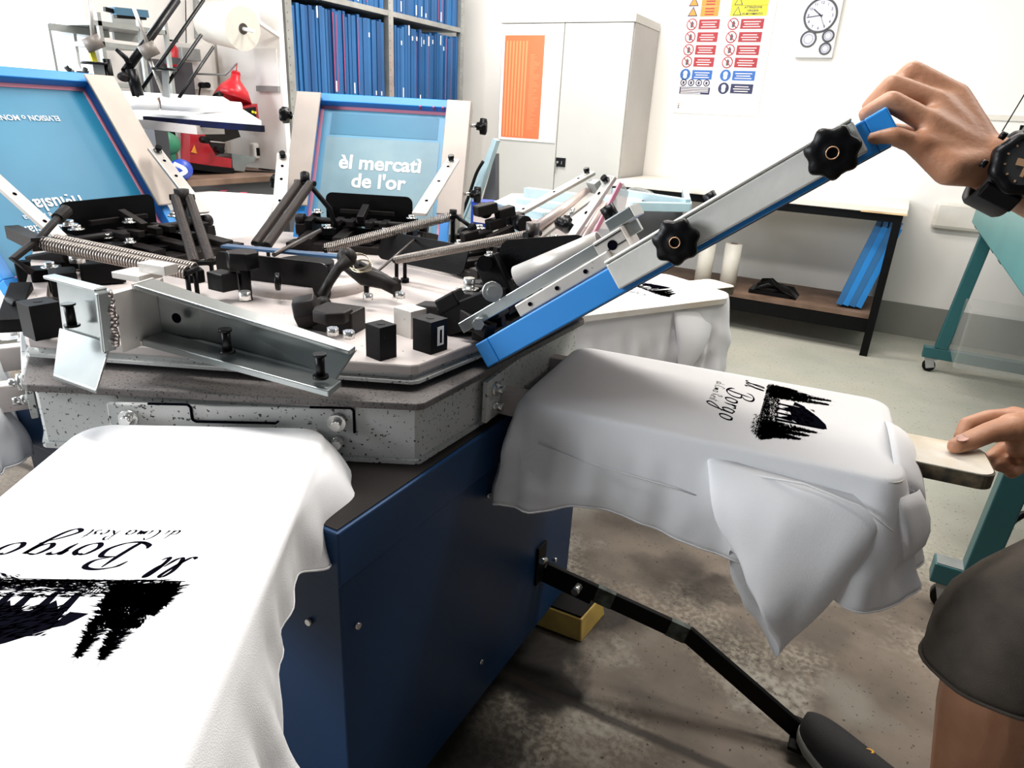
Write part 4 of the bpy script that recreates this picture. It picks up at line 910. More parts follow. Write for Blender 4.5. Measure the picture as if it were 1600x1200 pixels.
    poly([(-.165, .106), (.10, .100), (.10, .1012), (-.165, .1075)]); poly([(-.05, .122), (.045, .122), (.045, .1235), (-.05, .1235)])
    return b.build('lodge_print', M['ink'], parent)
art(rs, 84, 1.008, -.004, .9010)
art(fs_, 147, .936, .082, .9010, .96, 2)
art(s5, 29.5, 1.03, .0, .9010, .9, 3)
# ================================================================ BACKGROUND, right and middle
ZB = .995
wb_ = thing('workbench', (-.96, 5.5, 0), 'long cream-topped bench with black steel frame along the rear wall', 'bench')
MB().box((-1.955, 5.10, ZB-.03), (.07, 5.885, ZB+.012)).build('bench_top', M['lam'], wb_, bevel=.003)
MB().box((-.20, 5.094, ZB-.034), (.072, 5.102, ZB-.022)).build('edge_strip', M['ply'], wb_)
b = MB(); b.box((-1.95, 5.12, ZB-.085), (.05, 5.16, ZB-.036)); b.build('front_rail', M['black'], wb_)
b = MB()
for x_, y_ in ((.025, 5.14), (-1.90, 5.14), (.025, 5.84), (-1.90, 5.84)): b.box((x_-.025, y_-.025, 0), (x_+.025, y_+.025, ZB-.036))
b.build('leg', M['black'], wb_)
b = MB(); b.box((-1.92, 5.17, .25), (.0, 5.83, .28)); b.build('shelf_board', M['wood'], wb_)
b = MB(); b.box((-1.92, 5.165, .155), (.045, 5.185, .245)); b.build('lower_rail', M['black'], wb_)
for i in range(4):
    t = thing('printing_screen', (-.10+.035*i, 5.35, .282), '', 'screen', 'blue frames leaning under the bench')
    xa = -.205+.042*i; b = MB(); ln = .125
    top = V((ln, .0, .56))
    for y0_, y1_ in ((5.26, 5.30), (5.66, 5.70)):
        p0_ = V((xa, (y0_+y1_)/2, .300)); b.beam(p0_, p0_+top, .04, .040, up=(1, 0, 0))
    for k_ in (0.03, .97): p0_ = V((xa, 5.30, .300))+top*k_; b.beam(p0_, p0_+V((0, .36, 0)), .030, .035)
    b.build('frame', M['frameblue'] if i % 2 else M['framedk2'], t)
    MB().beam(V((xa+.004, 5.48, .31))+top*.02, V((xa+.004, 5.48, .31))+top*.96, .37, .003, up=(1, 0, 0)).build('mesh', M['dgrey'], t)
    tag(t, ['leftmost of the four blue frames leaning under the bench', 'second from left of the blue frames leaning under the bench', 'third from left of the blue frames leaning under the bench', 'rightmost of the blue frames leaning under the bench, against the leg'][i])
for i, (px_, h_) in enumerate(((1143, .335), (1103, .33))):
    p_ = oy(px_-8, 452, 5.32); t = thing('paper_tube', (p_.x, 5.32, .282), ['thick cream paper tube standing upright on the bench shelf, the right one', 'thick cream paper tube standing upright on the bench shelf, left of its twin'][i], 'tube', 'cardboard tubes on the bench shelf')
    b = MB(); b.cyl((p_.x, 5.32, .282), (p_.x+.0, 5.32, .282+h_), .062, 24); b.build('roll', M['lam'], t); b = MB(); b.cyl((p_.x, 5.32, .2825+h_), (p_.x, 5.32, .2835+h_), .028, 16); b.build('core', M['wood'], t)
p_ = oy(1210, 465, 5.35); b = MB()
b.grid([[V((p_.x+a_*.16-.0, 5.35+.10*math.sin(q), .283+max(0, .05*s_*(1+.4*math.sin(3*q+a_*4)))+0*q)) for q in [2*PI*k/16 for k in range(16)]] for a_, s_ in ((-1, 0), (-.8, 1.2), (-.3, 1.5), (.2, 1.0), (.7, .8), (1, 0))], 0, True); b.box((p_.x-.18, 5.26, .282), (p_.x+.12, 5.46, .31))
tag(b.build('cable_bundle', M['blackp']), 'black tool case and cable heap lying on the bench shelf', 'case')
# cabinet with orange poster
cz = 2.17; cab = thing('metal_cabinet', (-2.53, 5.6, 0), 'tall light grey two-door metal cabinet with an orange price poster', 'cabinet')
X0, X1, Y0, Y1 = -3.11, -1.975, 5.31, 5.885
MB().box((X0, Y0+.02, .05), (X1, Y1, cz-.06)).build('body', M['cabside'], cab)
MB().box((X0-.004, Y0-.004, cz-.058), (X1+.006, Y1, cz)).build('top', M['cab'], cab, bevel=.003)
xm = X0+(X1-X0)*.50
for a_, c_, nm in ((X0+.008, xm-.003, 0), (xm+.003, X1-.008, 1)):
    d_ = MB().box((a_, Y0, .09), (c_, Y0+.019, cz-.062)).build('door', M['cab'], cab, bevel=.002)
    if nm:
        b = MB(); b.box((xm+.010, Y0-.010, 1.055), (xm+.095, Y0, 1.125)); b.build('lock_plate', M['blackp'], d_); b = MB(); b.cyl((xm+.03, Y0-.02, 1.09), (xm+.03, Y0-.010, 1.09), .009); b.box((xm+.062, Y0-.012, 1.075), (xm+.066, Y0-.010, 1.1)); b.build('lock', M['zinc'], d_)
        b = MB(); b.box((xm+.014, Y0-.022, 1.0), (xm+.022, Y0-.018, 1.08)); b.build('key', M['zinc'], d_)
pz0, pz1 = 1.235, 2.085
po = MB().box((X0+.02, Y0-.006, pz0), (xm-.012, Y0-.0005, pz1)).build('price_poster', M['paper']); tag(po, 'white-edged orange table poster stuck on the left cabinet door', 'poster')
b = MB(); b.box((X0+.045, Y0-.0075, pz0+.02), (X0+.405, Y0-.006, pz1-.06)); b.build('orange_field', M['orange'], po)
b = MB()
for i in range(7): b.box((X0+.062+i*.030, Y0-.0082, pz0+.03), (X0+.076+i*.030, Y0-.0076, pz1-.10))
b.build('stripe', M['orange2'], po)
b = MB()
for i in range(8): b.box((X0+.058+i*.030, Y0-.0083, pz0+.03), (X0+.0595+i*.030, Y0-.0077, pz1-.16))
b.build('grid_line', M['orange3'], po)
b = MB(); rnd = random.Random(4)
for i in range(58):
    z_ = pz1-.20-i*.0098; b.box((X0+.285, Y0-.0083, z_), (X0+.285+rnd.uniform(.03, .10), Y0-.0077, z_+.0035))
b.build('text_rows', M['orange2'], po)
# safety poster
sp_ = thing('safety_poster', (-1.44, YB, 1.52), 'white wall poster with rows of round safety pictograms and coloured panels', 'poster')
PXA, PXB, PZ0 = -1.78, -1.105, 1.518; MB().box((PXA, YB-.008, PZ0), (PXB, YB-.0005, 2.36)).build('sheet', M['white'], sp_)
def pat(px, py): p = oy(px, py, YB-.009); return p.x, p.z
def prect(x0, z0, x1, z1, m, name, d=0, o=None): return MB().box((min(x0, x1), YB-.0095-d, min(z0, z1)), (max(x0, x1), YB-.0088-d, max(z0, z1))).build(name, M[m], o or sp_)
def disc(cx_, cz_, r, m, name, d=0, o=None, ring=None):
    b = MB(); b.cyl((cx_, YB-.0088-d, cz_), (cx_, YB-.0097-d, cz_), r, 24); return b.build(name, M[m], o or sp_)
colL = [(2.25, 'orn', 'tri'), (2.115+.02, 'orn', 'tri')]
rowsz = [1.0]
def zrow(py): return pat(1100, py)[1]
LX = (-1.665, -1.505); RX = (-1.345, -1.175)
rowdef = [(2, 'orn', 'yel'), (18, 'orn', 'yel'), (38, 'pred', 'pred'), (58, 'pred', 'pred'), (78, 'pred', 'pred'), (97, 'pred', 'pred'), (117, 'pblue', 'pblue'), (137, 'pnavy', 'pnavy')]
for i, (py, mL, mR) in enumerate(rowdef):
    z_ = zrow(py)
    for side, m in ((0, mL), (1, mR)):
        xa, xb = (LX, RX)[side]; hh_ = .034
        if i < 2:
            if side:
                o = prect(xa-.09, z_-.036, xb+.01, z_+.036, 'yel', 'panel'); b = MB(); b.prism([(xa-.07, YB-.0102, z_-.03), (xa-.005, YB-.0102, z_-.03), (xa-.037, YB-.0102, z_+.03)], (0, .0004, 0)); b.build('triangle', M['pnavy'], o)
                b = MB(); b.prism([(xa-.062, YB-.0106, z_-.026), (xa-.013, YB-.0106, z_-.026), (xa-.037, YB-.0106, z_+.021)], (0, .0004, 0)); b.build('triangle_face', M['yel'], o)
                if i == 1:
                    for k_, tx in enumerate(('ATTENZIONE', 'ORGANI', 'IN MOVIMENTO')): text_mb(tx, .021, (xa+.075, YB-.0105, z_+.016-k_*.022), (1, 0, 0), (0, 0, 1), bold=.01).build('text', M['pnavy'], o)
            else:
                o = prect(xa, z_-.034, xb-.02, z_+.034, 'orn', 'panel')
                for k_ in range(3): prect(xa+.035, z_-.025+k_*.02, xb-.055, z_-.017+k_*.02, 'pred', 'text_line', .001, o)
                b = MB(); b.prism([(xa-.10, YB-.0095, z_-.032), (xa-.02, YB-.0095, z_-.032), (xa-.06, YB-.0095, z_+.036)], (0, .0006, 0)); o2 = b.build('warning_triangle', M['pnavy'], sp_)
                b = MB(); b.prism([(xa-.09, YB-.0103, z_-.026), (xa-.03, YB-.0103, z_-.026), (xa-.06, YB-.0103, z_+.024)], (0, .0006, 0)); b.build('triangle_face', M['orn'], o2)
        elif i == 7 and side == 0:
            o = prect(xa-.085, z_-.050, xb, z_+.002, 'pnavy', 'panel')
            for k_ in range(4): prect(xa-.075, z_-.046+k_*.012, xb-.012-(.06 if k_ == 0 else 0), z_-.040+k_*.012, 'pale', 'text_line', .001, o)
            for k_ in range(4):
                cx_ = xa-.06+k_*.062; o = disc(cx_, z_+.034, .026, 'pnavy', 'pictogram'); disc(cx_, z_+.034, .018, 'pale', 'pictogram_face', .0008, o); prect(cx_-.008, z_+.022, cx_+.008, z_+.044, 'pnavy', 'figure', .0018, o)
        else:
            o = prect(xa, z_-hh_, xb, z_+hh_, m, 'panel')
            for k_ in range(3): prect(xa+.02+.01*((k_+i) % 2), z_-.022+k_*.017, xb-.022-.012*((k_*3+i) % 2), z_-.016+k_*.017, 'pale', 'text_line', .001, o)
            cx_ = xa-.055; ring = {'pred': 'pred', 'pblue': 'pblue', 'pnavy': 'pnavy'}[m]
            o = disc(cx_, z_, .042, ring, 'pictogram')
            if m == 'pred':
                disc(cx_, z_, .034, 'paper', 'pictogram_face', .0008, o)
                b = MB(); b.prism([(cx_-.008, YB-.0116, z_-.024), (cx_+.010, YB-.0116, z_-.022), (cx_+.016, YB-.0116, z_+.006), (cx_+.002, YB-.0116, z_+.026), (cx_-.010, YB-.0116, z_+.008)], (0, .0005, 0)); b.build('figure', M['dgrey'], o)
                b = MB(); b.beam((cx_-.026, YB-.0124, z_+.026), (cx_+.026, YB-.0124, z_-.026), .0004, .007, up=(1, 0, 1)); b.build('slash', M['pred'], o)
            else:
                b = MB(); b.ball((cx_, YB-.0100, z_+.010), .018, 8, 0, (1, .03, 1)); b.ball((cx_, YB-.0100, z_-.012), .020, 8, 0, (.8, .03, .9)); b.build('figure', M['paper'], o)
x_, z_ = pat(1060, 166)
for k_, m in enumerate(('orn', 'pnavy', 'pnavy')): prect(x_-.006, z_+.015-k_*.014, x_+.006, z_+.022-k_*.014, m, 'mark')
# clock panel
ck = thing('wall_clock', (-.77, YB, 1.94), 'white rectangular wall panel with a big clock and three small dials', 'clock')
KX0, KX1, KZ0 = -.905, -.652, 1.937; b = MB(); b.box((KX0, YB-.035, KZ0), (KX1, YB-.001, 2.345)); b.build('panel', M['white'], ck, bevel=.002); MB().box((KX0-.002, YB-.033, KZ0-.002), (KX1+.003, YB-.002, KZ0)).build('edge', M['grey'], ck)
def dial(px, py, R, hands=False):
    p = oy(px, py, YB-.036); o = thing_d = None
    b = MB(); b.tube([(p.x+math.cos(q)*R, YB-.040, p.z+math.sin(q)*R) for q in [2*PI*k/36 for k in range(37)]], .007 if hands else .006, 8, 0, False); o = b.build('bezel', M['dgrey'], ck)
    b = MB(); b.cyl((p.x, YB-.035, p.z), (p.x, YB-.0375, p.z), R, 36); b.build('face', mat('lilac_face', (.70, .70, .84), .4) if hands else M['grey2'] if 'grey2' in M else M['grey'], o)
    if hands:
        for k_ in range(12):
            a_ = PI/2-2*PI*(k_+1)/12; text_mb(str(k_+1), R*.24, (p.x+math.cos(a_)*R*.76, YB-.0382, p.z+math.sin(a_)*R*.76-R*.08), (1, 0, 0), (0, 0, 1), bold=.015).build('numeral', M['dgrey'], o)
        for a_, l_, w_ in ((142, .62, .009), (188, .86, .006), (-62, .8, .003)):
            a_ = math.radians(a_); b = MB(); b.beam((p.x-math.cos(a_)*R*.15, YB-.040, p.z-math.sin(a_)*R*.15), (p.x+math.cos(a_)*R*l_, YB-.040, p.z+math.sin(a_)*R*l_), .002, w_, up=(-math.sin(a_), 0, math.cos(a_))); b.build('hand', M['dgrey'], o)
    else:
        b = MB(); b.tube([(p.x+math.cos(q)*R*.6, YB-.0378, p.z+math.sin(q)*R*.6) for q in [2*PI*k/24 for k in range(25)]], .0014, 5, 0, False); b.build('ring', M['dgrey'], o)
M['grey2'] = mat('pale_violet_face', (.60, .60, .70), .4)
dial(1282, 24, .107, True); dial(1263, 61, .050); dial(1294, 56, .036); dial(1289, 76, .036)
# cream cushion on the wall
p0_, p1_ = oy(1452, 360, YB-.03), oy(1600, 250, YB-.03); o = MB().box((p0_.x, YB-.05, p0_.z+.02), (p1_.x+.25, YB-.001, p0_.z+.21)).build('wall_board', M['lam'], bevel=.02); tag(o, 'cream rounded padded board fixed low on the wall behind the watch', 'board')
p0_ = oy(1515, 175, YB); o = MB().box((p0_.x-.0, YB-.012, p0_.z-.045), (p0_.x+.9, YB-.0005, p0_.z-.01)).build('trim_1', M['lam']); tag(o, kind='structure')
# teal conveyor dryer
dr = thing('conveyor_dryer', (.9, 3.8, 0), 'large teal conveyor dryer on two wheeled steel stands at the right edge', 'machine')
xb_, zb_ = .43, .955
b = MB(); 
prof_ = [(xb_, zb_), (xb_+.02, 1.47), (xb_+.14, 1.50), (1.5, 1.50), (1.5, .62), (xb_+.42, .66)]
b.prism([V((x, 5.2, z)) for x, z in prof_], (0, -2.85, 0)); b.build('housing', M['tealb'], dr, bevel=.006)
b = MB(); b.box((xb_+.115, 2.35, 1.503), (1.5, 5.22, 1.53)); b.box((xb_+.10, 5.2, 1.42), (1.5, 5.215, 1.53)); b.build('black_rim', M['blackp'], dr)
b = MB()
for k_, (px_, py_) in enumerate(((1532, 350), (1541, 372), (1545, 374), (1568, 405), (1572, 409))):
    f_ = k_/4; yy_ = 5.0-f_*1.4; p_ = V((xb_+.03+f_*.0, yy_, zb_-.012)); b.cyl(p_+V((-.02, 0, -.0)), p_+V((-.006, 0, .012)), .012, 8)
b.build('bolt', M['blackp'], dr)
for yy_, z1_ in ((5.05, .14), (2.30, .14)):
    near = yy_ < 3; s_ = 1
    b = MB(); xl = oz(1446 if not near else 1462, 540 if not near else 870, z1_+.02).x
    b.box((.36, yy_-.035, .095), (1.45, yy_+.035, .165)); o = b.build('base_bar', M['teal'], dr, bevel=.004)
    if near: MB().box((.365, yy_-.03, .1655), (.46, yy_+.03, .1675)).build('plate', M['grey'], o)
    b = MB(); b.beam((.475 if near else .455, yy_, .165), (.50 if near else .52, yy_, .93), .07, .075, up=(1, 0, 0)); b.build('upright', M['teal'], dr, bevel=.004)
    b = MB(); b.beam((1.35, yy_, .165), (1.35, yy_, .70), .07, .075, up=(1, 0, 0)); b.build('upright', M['teal'], dr, bevel=.004)
    for xx_ in (.415, 1.38):
        o = MB().cyl((xx_, yy_-.016, .04), (xx_, yy_+.016, .04), .038, 20).build('caster', M['blackp'], dr)
        b = MB(); b.beam((xx_+.01, yy_-.024, .03), (xx_-.01, yy_-.024, .093), .05, .005, up=(0, 1, 0)); b.beam((xx_+.01, yy_+.024, .03), (xx_-.01, yy_+.024, .093), .05, .005, up=(0, 1, 0)); b.box((xx_-.035, yy_-.028, .086), (xx_+.035, yy_+.028, .095)); b.build('fork', M['grey'], o)
b = MB(); b.tube(cr([(1.0, 2.5, .02), (.75, 2.55, .25), (.58, 2.5, .30), (.52, 2.42, .12), (.60, 2.38, .06)], 6), .012, 8); b.build('hose', M['blackp'], dr)
cb_ = MB(); cb_.box((.50, 4.6, .17), (1.2, 5.0, .52)); tag(cb_.build('storage_box', M['clear'], bevel=.01), 'clear plastic storage box resting on the rear stand of the teal dryer', 'box')
b = MB(); p0_ = V((.62, 5.5, 1.5)); b.tube([oy(1566, 205, 5.3), oy(1604, 142, 5.3)], .004, 6); tag(b.build('hanging_cable', M['blackp']), 'thin black cable rising behind the teal dryer', 'cable')
# light-blue machine behind the press and its cables
lm = thing('steel_machine', (-1.9, 4.3, 0), 'light blue steel framed machine with coiled hoses between press and bench', 'machine')
zt_ = .985; b = MB(); c8 = [oz(740, 330, zt_), oz(960, 360, zt_), oz(1010, 305, zt_), oz(800, 302, zt_)]; b.hexa([q-V((0, 0, .05)) for q in c8]+c8); b.build('deck', M['pinkdeck'], lm)
b = MB()
def bar_px(b, x0_, y0_, x1_, y1_, z_, w_, h_): b.beam(oz(x0_, y0_, z_), oz(x1_, y1_, z_), w_, h_)
bar_px(b, 822, 301, 960, 318, 1.01, .06, .06); bar_px(b, 812, 318, 900, 330, .99, .08, .06); bar_px(b, 770, 326, 860, 345, .98, .10, .08); bar_px(b, 960, 300, 1075, 318, 1.0, .05, .05); bar_px(b, 985, 322, 1075, 324, .98, .05, .05); bar_px(b, 1075, 324, 1070, 300, .98, .04, .05)
b.build('rail', M['lblue'], lm, bevel=.003)
b = MB(); bar_px(b, 738, 332, 770, 334, .97, .12, .12); b.build('motor_box', M['royal'], lm)
b = MB(); bar_px(b, 985, 345, 1060, 350, .86, .22, .22); bar_px(b, 900, 345, 985, 340, .86, .18, .18); b.build('dark_unit', M['dgrey'], lm)
b = MB(); pth = cr([oz(975, 305, .96), oz(990, 297, 1.0), oz(1015, 303, 1.0), oz(1030, 318, .95), oz(1060, 335, .9), oz(1085, 345, .85)], 10); b.tube(pth, .016, 10)
for i in range(0, len(pth)-1, 1): d_ = (pth[i+1]-pth[i]).normalized(); b.cyl(pth[i]-d_*.003, pth[i]+d_*.003, .0195, 10)
b.build('flexible_hose', M['grey'], lm)
b = MB(); ct_ = sum(c8, V((0, 0, 0)))/4
for q_ in c8: q_ = ct_.lerp(q_, .88); b.box((q_.x-.03, q_.y-.03, 0), (q_.x+.03, q_.y+.03, zt_-.051))
b.build('leg', M['lblue'], lm)
# leaning light panel and curved cable left of the cabinet
pn = thing('upright_frame', (-2.6, 4.2, 0), 'pale blue upright steel frame leaning left of the grey cabinet', 'frame')
b = MB(); b.beam(oy(735, 340, 4.0), oy(776, 218, 4.0), .05, .03); b.beam(oy(722, 345, 4.0), oy(768, 232, 4.0), .03, .02); b.build('rail', M['lblue'], pn)
b = MB(); b.prism([oy(752, 318, 4.08), oy(774, 320, 4.08), oy(774, 240, 4.08)], (0, .05, 0)); b.build('dark_infill', M['dgrey'], pn)
b = MB(); q_ = oy(735, 340, 4.0); b.beam(V((q_.x, 4.0, 0)), q_, .05, .05, up=(0, 1, 0)); b.build('leg', M['lblue'], pn)
b = MB(); b.tube(cr([oy(718, 345, 3.9), oy(732, 308, 3.9), oy(744, 272, 3.9), oy(755, 252, 3.9)], 6), .011, 8); b.build('cable', M['blackp'], pn)
# ================================================================ RACK OF SCREENS
RX_ = -3.6; RD = .50; rk = thing('screen_rack', (-3.85, 4.5, 0), 'tall galvanised rack packed with blue screen frames', 'shelving')
ys = (3.50, 4.515, 5.49)
b = MB()
for y_ in ys:
    for x_ in (RX_, RX_-RD):
        b.box((x_-.004, y_-.028, 0), (x_, y_+.028, 2.9))
        b.box((x_-.045, y_-.028, 0), (x_-.004, y_-.024, 2.9))
b.build('upright', M['rack'], rk)
zs = (.25, .87, 1.50, 2.10, 2.70)
b = MB()
for z_ in zs: b.box((RX_-RD, ys[0]+.01, z_-.035), (RX_-.002, ys[2]-.01, z_))
b.build('shelf_board', M['rack'], rk)
b = MB()
for y_ in ys:
    for i in range(26): z_ = 1.40+i*.05; b.cyl((RX_-.0005, y_-.012, z_), (RX_+.0006, y_-.012, z_), .004, 6)
b.build('hole_row', M['dgrey'], rk)
for z_, nm in ((1.50, 'middle'), (2.10, 'upper')):
    for bay, (ya, yb) in enumerate(((ys[0]+.035, ys[1]-.035), (ys[1]+.035, ys[2]-.04))):
        y_ = ya; k_ = 0; rnd = random.Random(bay*7+int(z_*10))
        while y_ < yb-.03:
            tk = rnd.choice((.026, .030, .034, .034)); h_ = rnd.choice((.50, .515, .52, .53)) if z_ < 2 else .5; xo = rnd.uniform(-.012, .004)
            if k_ in (8,) and bay == 0: h_ = .525
            m = rnd.choice(('framedk', 'framedk', 'framedk2', 'framedk3', 'framedk'))
            b = MB(); xa, xb = RX_-RD+.04, RX_-.012+xo; pr = .034
            b.box((xa, y_, z_), (xb, y_+tk-.003, z_+pr)); b.box((xa, y_, z_+h_-pr), (xb, y_+tk-.003, z_+h_)); b.box((xb-pr, y_, z_+pr), (xb, y_+tk-.003, z_+h_-pr)); b.box((xa, y_, z_+pr), (xa+pr, y_+tk-.003, z_+h_-pr))
            b.box((xa+pr, y_+.002, z_+pr), (xb-pr, y_+.004, z_+h_-pr), 1)
            o = b.build('printing_screen', [M[m], M['mesh']]); 
            red = rnd.random() < .13; lab = rnd.random() < .3
            extra = ''
            if red: MB().box((xb, y_+.001, z_+.02), (xb+.0012, y_+.006, z_+h_-.02)).build('tape', M['tape'], o); extra = 'red-taped '
            if lab:
                zz_ = z_+h_-.06-rnd.uniform(0, .06) if rnd.random() < .6 else z_+.015; hh_ = rnd.choice((.03, .07)); MB().box((xb, y_+.010, zz_), (xb+.0015, y_+.022, zz_+hh_)).build('paper_label', M['paper'], o); extra += 'white-labelled '
            sd_ = 'left' if bay == 0 else 'right'
            tag(o, f'{extra}blue screen frame on edge in {sd_} bay, {nm} shelf of the rack', 'screen', f'{extra}frames, {sd_} bay, {nm} shelf')
            y_ += tk+(rnd.uniform(.006, .02) if rnd.random() < .07 else 0); k_ += 1
# ================================================================ BACKGROUND, left
b = MB(); b.box((XL+.03, 3.40, 0), (RX_+.01, 3.44, 2.9)); o = b.build('end_panel', M['wall'], rk)
b = MB(); q0_, q1_ = oy(398, 76, 3.395), oy(458, 136, 3.395); b.box((q0_.x, 3.385, q1_.z), (RX_-.01, 3.398, q0_.z)); o = b.build('whiteboard', M['paper']); tag(o, 'small white board with grey bottom trim fixed to the left end of the rack', 'board')
MB().box((q0_.x, 3.380, q1_.z-.035), (RX_-.01, 3.398, q1_.z-.002)).build('bottom_trim', M['grey'], o)
# paper roll
pr_ = thing('paper_roll', ox(362, 40, -3.75), 'big cream roll of paper towel on a wall rod', 'paper roll')
b = MB(); a_, c_ = ox(330, 34, -3.85), ox(380, 45, -3.55); b.tube([a_, c_], .118, 36); b.build('roll', M['lam'], pr_)
d_ = (c_-a_).normalized(); MB().cyl(c_, c_+d_*.002, .030, 20).build('core', M['rod'], pr_)
MB().cyl(c_-d_*.02, c_+d_*.10, .010, 12).build('rod', M['white'], pr_)
b = MB(); b.beam(ox(398, 15, -3.6), ox(404, 35, -3.6), .02, .02); b.beam(ox(404, 35, -3.6), ox(436, 57, -3.6), .028, .018); b.build('arm', M['white'], pr_)
# desk with red heat press
dk = thing('work_desk', (-3.8, 2.8, 0), 'dark wooden topped desk under the red heat press at the left', 'desk')
b = MB(); b.box((-4.17, 2.35, .965), (-3.42, 3.38, 1.0)); b.build('desk_top', M['wood'], dk, bevel=.003)
b = MB(); b.box((-4.15, 2.4, .86), (-3.46, 3.36, .964)); b.build('apron', M['dgrey'], dk)
b = MB()
for x_, y_ in ((-3.5, 2.45), (-3.5, 3.3), (-4.1, 2.45), (-4.1, 3.3)): b.box((x_-.03, y_-.03, 0), (x_+.03, y_+.03, .859))
b.build('leg', M['dgrey'], dk)
def pp(mb, pts, X, dx=-.12): return mb.prism([ox(x, y, X) for x, y in pts], (dx, 0, 0))
hp = thing('heat_press', ox(335, 265, -3.6), 'red heat press with dark head standing on the wooden desk', 'heat press')
XP = -3.62
pp(MB(), [(297, 255), (366, 263), (366, 273), (297, 264)], XP, -.45).build('base', M['blackp'], hp)
pp(MB(), [(297, 205), (318, 205), (328, 228), (338, 244), (362, 248), (362, 264), (297, 254)], XP-.02, -.12).build('side_plate', M['dred'], hp)
pp(MB(), [(366, 170), (402, 162), (405, 190), (404, 193), (366, 196)], XP-.02, -.30).build('control_box', M['dred'], hp)
o = pp(MB(), [(376, 171), (400, 167), (401, 190), (377, 191)], XP-.005, -.012).build('control_panel', M['blackp'], hp)
b = MB()
for x_, y_ in ((394, 175), (398, 176), (394, 188), (386, 190)): q_ = ox(x_, y_, XP); b.cyl(q_, q_+V((.008, 0, 0)), .008, 10)
b.build('button', M['yel'], o)
b = MB(); pp(b, [(312, 207), (372, 203), (376, 214), (350, 222), (322, 216)], XP-.06, -.3); pp(b, [(330, 222), (352, 224), (350, 238), (338, 243), (325, 232)], XP-.04, -.2); b.build('press_head', M['darkb'], hp)
o = pp(MB(), [(362, 240), (400, 245), (398, 252), (385, 258), (382, 268), (364, 266)], XP-.02, -.2).build('lower_platen', M['alud'], hp)
b = MB()
for x_, y_ in ((315, 218), (338, 234)): q_ = ox(x_, y_, XP+.01); b.cyl(q_, q_+V((.05, 0, 0)), .02, 12)
b.build('grip_knob', M['blackp'], hp)
o = pp(MB(), [(299, 238), (304, 227), (308, 240)], XP-.012, -.004).build('warning_label', M['orn'], hp)
# red lamp shade
lp = thing('clamp_lamp', ox(366, 110, -3.7), 'bright red metal lamp shade above the red press', 'lamp')
tp, bt = ox(369, 112, -3.75), ox(363, 160, -3.75); d_ = (bt-tp).normalized()
b = MB(); b.tube([tp, tp+d_*.045, tp+d_*.07, tp+d_*.10, tp+d_*.165], [.024, .030, .054, .082, .112], 28); b.build('shade', M['red'], lp)
b = MB(); b.cyl(tp-d_*.05, tp, .003, 8); b.cyl(tp+d_*.01, tp+d_*.012, .028, 20); b.build('cap', M['red'], lp)
q_ = ox(343, 148, -3.72); MB().cyl(q_, q_+V((.03, -.05, -.02)), .024, 14).build('socket', M['blackp'], lp)
b = MB(); b.tube([tp-d_*.05, V((tp.x-.1, tp.y, tp.z-.02)), V((-4.19, tp.y, tp.z-.02))], .006, 8); b.build('wall_arm', M['grey'], lp)
# white ironing slab with rolls
tb = thing('press_table', (-2.6, 2.2, 0), 'white padded table with dark blue edge strip in front of the red press', 'table')
zt_ = 1.335; f0, f1 = oz(226, 187, zt_), oz(409, 199, zt_); bk = V((-.46, .22, .075)); g0 = f0+V((.06, .0, 0))
b = MB(); c8 = [f0, f1, f1+bk, f0+bk*1.0+V((-.1, -.12, 0))]; b.hexa([q-V((0, 0, .006)) for q in c8]+[q+V((0, 0, .022)) for q in c8]); b.build('padded_top', M['paper'], tb)
b = MB(); b.beam(f0+V((.02, -.012, .002)), f1+V((.02, -.012, -.004)), .02, .022); b.build('edge_strip', mat('navy_strip', (.006, .010, .05), .8, col2=(.006, .006, .008), nscale=12, spec=.1), tb)
b = MB(); mid = f0.lerp(f1, .22)+bk*.6; b.box((mid.x-.03, mid.y-.03, 0), (mid.x+.03, mid.y+.03, zt_+.03)); b.box((mid.x-.2, mid.y-.2, 0), (mid.x+.2, mid.y+.2, .03)); b.build('pedestal', M['dgrey'], tb)
b = MB(); b.beam(f0+bk*.1+V((0, 0, -.02)), f0+bk*.1+(f1-f0)*.6+V((0, 0, -.03)), .16, .03); b.build('underside', M['creamtop'], tb)
a_, c_ = at(250, 161, 2.95), at(377, 170, 3.0); t = thing('fabric_roll', (a_+c_)/2, 'long white fabric roll lying across the padded table', 'roll', 'rolls'); MB().tube([a_, c_], .024, 18).build('roll', M['cloth'], t); MB().tube([a_-(c_-a_)*.06, a_-(c_-a_)*.005], [.010, .020], 14).build('brown_end', M['wood'], t)
a_, c_ = at(190, 162, 2.9), at(246, 163, 2.95); t = thing('fabric_roll', (a_+c_)/2, 'shorter white fabric roll left of the long one', 'roll', 'rolls'); MB().tube([a_, c_], .02, 18).build('roll', M['cloth'], t); MB().tube([a_-(c_-a_)*.03, a_-(c_-a_)*.005], [.010, .018], 14).build('end', M['paper'], t)
b = MB(); b.ball(ox(245, 225, -3.55), .10, 12, 0, (.8, 1.35, .75)); o = b.build('green_motor', M['green']); tag(o, 'rounded dark green motor casing below the padded table', 'motor')
q_ = ox(245, 240, -3.55); MB().box((q_.x-.05, q_.y-.08, 1.0), (q_.x+.05, q_.y+.08, q_.z)).build('foot', M['green'], o)
b = MB(); q_ = ox(283, 265, -3.45); b.ball(q_, .062, 10, 0, (.9, 1, .9)); o = b.build('rag_bag', M['royal']); tag(o, 'crumpled blue and white rag bag on the desk corner', 'bag'); b = MB(); b.tube(cr([ox(272, 256, -3.38), ox(285, 262, -3.37), ox(290, 268, -3.37), ox(280, 274, -3.37)], 5), .011, 8); b.build('white_fold', M['paper'], o)
